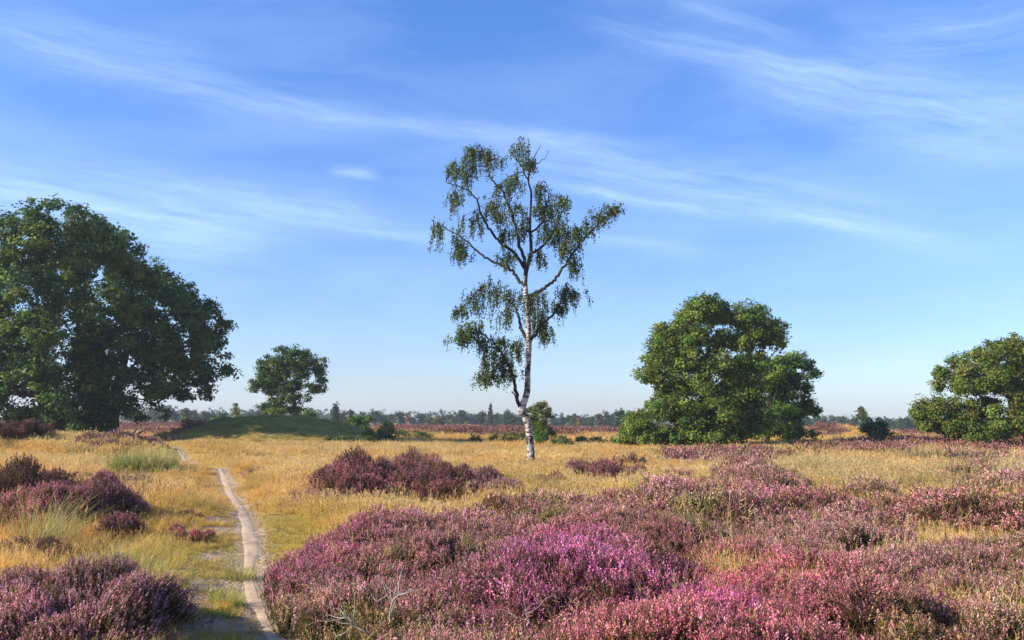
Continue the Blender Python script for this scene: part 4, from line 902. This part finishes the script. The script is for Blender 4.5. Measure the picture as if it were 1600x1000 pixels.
# (px, top py, base py, width px, kind, distance)
FT = [(205, 640, 661, 22, 'dark', 330), (240, 638, 660, 18, 'green', 300), (258, 636, 660, 24, 'green', 260), (274, 641, 660, 16, 'dark', 330), (288, 635, 661, 15, 'yellowish', 210), (302, 640, 660, 15, 'green', 320), (318, 641, 660, 20, 'green', 300), (332, 645, 660, 14, 'dark', 330), (348, 644, 660, 18, 'green', 290), (356, 648, 660, 12, 'dark', 340),
 (388, 644, 660, 18, 'green', 310), (402, 640, 660, 14, 'dark', 330), (524, 628, 661, 15, 'dark', 190), (536, 641, 661, 14, 'dark', 300), (548, 637, 661, 12, 'brown', 240), (586, 641, 663, 18, 'green', 300), (575, 646, 662, 14, 'dark', 340), (600, 647, 663, 18, 'dark', 320), (612, 645, 663, 14, 'green', 330), (626, 643, 663, 18, 'green', 290), (635, 644, 663, 5, 'rust', 280), (644, 650, 663, 14, 'dark', 340),
 (657, 646, 663, 18, 'green', 310), (671, 650, 663, 15, 'slim', 270), (686, 649, 664, 22, 'brown', 260), (702, 647, 664, 13, 'green', 320), (705, 654, 664, 7, 'yellow', 250), (713, 647, 664, 13, 'dark', 330), (721, 640, 664, 15, 'green', 300), (736, 646, 664, 18, 'dark', 380), (729, 657, 664, 7, 'yellow', 250), (746, 647, 664, 15, 'dark', 380), (755, 642, 664, 15, 'dark', 290), (766, 631, 664, 12, 'conifer', 270), (759, 657, 665, 7, 'slim', 240), (775, 646, 664, 12, 'green', 300), (791, 639, 664, 14, 'dark', 280), (801, 645, 665, 18, 'dark', 270), (813, 650, 665, 14, 'dark', 300),
 (868, 652, 665, 16, 'dark', 330), (879, 651, 665, 15, 'green', 310), (889, 648, 665, 12, 'green', 330), (898, 645, 665, 15, 'green', 280), (904, 652, 665, 7, 'rust', 250), (904.5, 659, 665, 5, 'yellow', 240), (912, 653, 665, 13, 'dark', 340), (924, 651, 665, 13, 'green', 310), (937, 644, 665, 14, 'brown', 280), (948, 641, 666, 14, 'dark', 310), (957, 646, 666, 12, 'dark', 340), (968, 639, 668, 25, 'dark', 215), (985, 644, 667, 20, 'dark', 320), (1005, 646, 667, 20, 'green', 320), (1165, 650, 668, 20, 'dark', 320), (1250, 652, 669, 16, 'dark', 330), (1262, 651, 669, 14, 'green', 320),
 (1275, 648, 670, 15, 'green', 300), (1288, 651, 670, 14, 'dark', 320), (1300, 651, 670, 14, 'dark', 330), (1312, 650, 670, 14, 'green', 300), (1324, 654, 671, 12, 'dark', 330), (1334, 652, 671, 13, 'green', 310), (1356, 655, 671, 14, 'dark', 330), (1384, 653, 672, 15, 'dark', 310), (1396, 656, 672, 13, 'green', 330), (1408, 652, 672, 15, 'dark', 320), (1419, 648, 672, 15, 'dark', 300), (1430, 652, 672, 14, 'green', 310), (1445, 650, 672, 16, 'dark', 330), (1462, 653, 672, 15, 'green', 330), (1530, 655, 673, 16, 'dark', 330), (1560, 656, 674, 20, 'dark', 320), (1590, 655, 674, 20, 'green', 320)]
WORDS = {'green': 'green broadleaf tree', 'dark': 'dark green tree', 'conifer': 'pointed conifer', 'brown': 'brownish green tree', 'slim': 'slim olive tree', 'yellow': 'small yellow tree', 'rust': 'thin rust coloured tree', 'yellowish': 'light yellow green tree'}
def where(px):
    for a, b, s in ((-9, 235, 'behind the big left oak'), (235, 315, 'right of the big left oak'), (315, 420, 'beyond the left slope of the burial mound'), (420, 545, 'just right of the lone small oak'), (545, 620, 'above the bright green shrub'), (620, 690, 'in the tree line midway between mound and birch'), (690, 740, 'in the tree line left of the pointed conifer'),
        (740, 825, 'in the tree line left of the birch trunk'), (825, 893, 'just right of the birch'), (893, 945, 'in the tree line between birch and round oak'), (945, 1000, 'touching the left side of the round oak'), (1000, 1240, 'behind the round oak'), (1240, 1318, 'right of the round oak'), (1318, 1345, 'left of the slender pale tree'), (1345, 1400, 'behind the small pine'), (1400, 1440, 'left of the wide low oak'), (1440, 1700, 'behind the wide low oak')):
        if a <= px < b: return s
ORD = ['first', 'second', 'third', 'fourth', 'fifth', 'sixth', 'seventh', 'eighth', 'ninth', 'tenth']
cnt = {}; tot_c = {}
for q in FT: tot_c[(q[4], where(q[0]))] = tot_c.get((q[4], where(q[0])), 0)+1
rng = np.random.default_rng(5)
for i, (px, ty, by, wpx, kind, Y) in enumerate(sorted(FT)):
    k2 = 'slim' if kind == 'yellowish' else kind
    cm, tm = KINDS[k2][i % 3]; p = at(px, by, Y); z = float(zt(p[0], Y)); H = at(px, ty, Y)[2]-z; wid = wpx/FP*Y
    key = (kind, where(px)); c_ = cnt[key] = cnt.get(key, 0)+1
    lab = 'far '+WORDS[kind]+' '+where(px)
    if tot_c[key] > 1: lab = ORD[c_-1]+' from left, '+lab
    o = empty('far_tree', (p[0], Y, z-.1), lab, 'tree', 'far trees along the horizon')
    fz = H/9.6; fx = wid/(5.6 if k2 not in ('slim', 'conifer') else 3.6); o.scale = (fx, fx, fz); o.rotation_euler = (0, 0, rng.uniform(0, 6.28))
    link('crown', cm, o); link('trunk', tm, o)
# the wood behind them, one mass
rng = np.random.default_rng(9); pf = []
for px in np.arange(-250, 1900, 5.0):
    Yw = rng.uniform(430, 560); top = 647+np.interp(px, [0, 300, 500, 800, 1000, 1250, 1500], [-7, -8, -3, 1, 2, 6, 9])+rng.normal(0, 2.0)+11*(fbm(px*.02, 0.3, 131)-.5)
    if 840 < px < 880: top += 3
    p = at(px, top, Yw); hz = p[2]; R = rng.uniform(3.4, 5.5)
    for h in np.arange(1.5, max(hz-R*.5, 2), 3.0): pf.append((V3(p[0]+rng.normal(0, 2), Yw+rng.normal(0, 3), h), V3(R, R, R*.8)))
    pf.append((V3(p[0], Yw, max(hz-R*.8, 1.5)), V3(R, R, R*.8)))
v, f, t, c = crown(pf, rng, 5200, 20, 1.5, 1.0, [(.035, .06, .022), (.045, .07, .025), (.05, .08, .025)], .7)
v = v.reshape(-1, 4, 3); keep = v[:, :, 2].min(1) > -.5; v = v[keep].reshape(-1, 3); t = t[keep]
tag(link('distant_wood', mesh_np('distant_wood', v, np.arange(len(v)).reshape(-1, 4), t, [M['far_leaf']])), 'hazy blue green wood along the whole horizon', 'wood', kind='stuff')

# ------------------------------------------------------------------ small things
c = ground(200, 684, 0)
c = at(196, 684, 56); cz = float(zt(c[0], 56)); rng = np.random.default_rng(3)
parts_v = []; parts_f = []; n = 0
for k in range(9):
    a = rng.uniform(0, 6.28); L_ = rng.uniform(.5, 1.1); P = [V3(0, 0, .1)+rng.normal(size=3)*.1]
    for s_ in range(4): P.append(P[-1]+V3(math.cos(a)*L_*.3, math.sin(a)*L_*.3, rng.uniform(-.02, .26) if k else .22)+rng.normal(size=3)*.07)
    P, R = smooth_curve(P, [.20, .17, .13, .08, .03], 3); v, f = loft(P, R, 8, .4, k); parts_v.append(v); parts_f.append(f+n); n += len(v)
tag(link('tree_stump', mesh_np('tree_stump', np.concatenate(parts_v), np.concatenate(parts_f), None, [M['stump']], smooth=True), None, (c[0], 56, cz)), 'gnarled grey uprooted stump beside the trunk of the big left oak', 'tree stump')
# white marker post under the round oak
c = at(1156, 699, 57); cz = float(zt(c[0], 57))
v, f = loft([(0, 0, -.1), (0, 0, .1), (.01, 0, .3), (.01, 0, .36), (.01, 0, .375)], [.05, .05, .05, .05, .02], 8)
me = mesh_np('marker_post', v, f, None, [M['white_paint']], smooth=False)
tag(link('marker_post', me, None, (c[0], 57, cz)), 'short white marker post under the large round oak', 'post')
# bare bleached twigs in the heather
def dead(pts, Y, r, label, seed, fork=3):
    rng = np.random.default_rng(seed); P = [at(a, b, Y+rng.normal(0, .03)) for a, b in pts]; base = P[0].copy(); vs, fs = [], []; n = 0
    def add(P, rr):
        nonlocal n
        q, R = smooth_curve(P, rr, 5); v, f = loft(q-base, R, 6, .2, seed); vs.append(v); fs.append(f+n); n += len(v)
    add(P, np.linspace(r, r*.3, len(P)))
    for k in range(fork):
        i = rng.integers(1, len(P)-1) if len(P) > 2 else 1; q = P[i]; d_ = norm(P[-1]-P[0]+rng.normal(size=3)*.12)*rng.uniform(.10, .24)
        e = norm(np.cross(d_, [0, 1, 0]))*rng.choice([-1, 1])*.05+rng.normal(size=3)*.02
        add([q, q+d_*.4+e, q+d_*.8+e*1.6, q+d_+e*2.4], [r*.5, r*.4, r*.28, r*.12])
    tag(link('dead_branch', mesh_np('dead_branch', np.concatenate(vs), np.concatenate(fs), None, [M['dead_wood']], smooth=True), None, base), label, 'dead branch', 'bleached dead branches in the heather')
dead([(612, 985), (609, 962), (613, 942), (622, 930), (640, 921)], 6.9, .008, 'forked white dead branch standing in the pink heather at the bottom', 1, 9)
dead([(582, 993), (566, 985), (550, 975), (540, 965), (532, 952)], 6.6, .007, 'thin white dead branch lying low beside the grass at the bottom', 2, 9)
dead([(596, 950), (589, 940), (582, 932), (577, 920)], 7.4, .007, 'short pale dead twig above the two white branches', 3, 2)
dead([(820, 985), (826, 970), (822, 960), (826, 946)], 6.8, .006, 'slim pale dead twig near the bottom centre', 4, 3)
dead([(1350, 985), (1362, 968), (1380, 955), (1392, 945)], 7.0, .006, 'slim pale dead twig in the bottom right heather', 5, 3)

# ------------------------------------------------------------------ air
bpy.ops.mesh.primitive_cube_add(size=1); hz = bpy.context.object; hz.name = 'haze'; hz.location = (0, 100, 10.5); hz.scale = (2100, 2100, 25)
for u in list(hz.users_collection): u.objects.unlink(hz)
C.objects.link(hz)
m = D.materials.new('haze'); g = G(nt(m)); pv = g.n('ShaderNodeVolumePrincipled'); pv.inputs['Color'].default_value = (.80, .90, 1, 1); pv.inputs['Density'].default_value = .00035; pv.inputs['Anisotropy'].default_value = .2
o = g.n('ShaderNodeOutputMaterial'); g.t.links.new(pv.outputs[0], o.inputs['Volume']); hz.data.materials.append(m)
tag(hz, 'thin pale blue air over the heath', 'haze', kind='stuff')

sc = bpy.context.scene
sc.view_settings.view_transform = 'Standard'; sc.view_settings.look = 'None'; sc.view_settings.exposure = .98; sc.view_settings.gamma = 1
sc.render.engine = 'CYCLES'; cy = sc.cycles
cy.max_bounces = 6; cy.diffuse_bounces = 3; cy.glossy_bounces = 2; cy.transmission_bounces = 4; cy.volume_bounces = 0; cy.transparent_max_bounces = 4
cy.use_denoising = True; cy.denoiser = 'OPENIMAGEDENOISE'; cy.denoising_input_passes = 'RGB_ALBEDO_NORMAL'; cy.denoising_prefilter = 'ACCURATE'; cy.sample_clamp_indirect = 5
for nm, p, Y in (('oakA', (88, 688), 60), ('oakC', (1100, 699), 60), ('birch', (829.5, 729), 34), ('mound', (435, 647), 68.5)):
    q = at(*p, Y); print('CHECK', nm, p, project((q[0], Y, float(zt(q[0], Y)))))
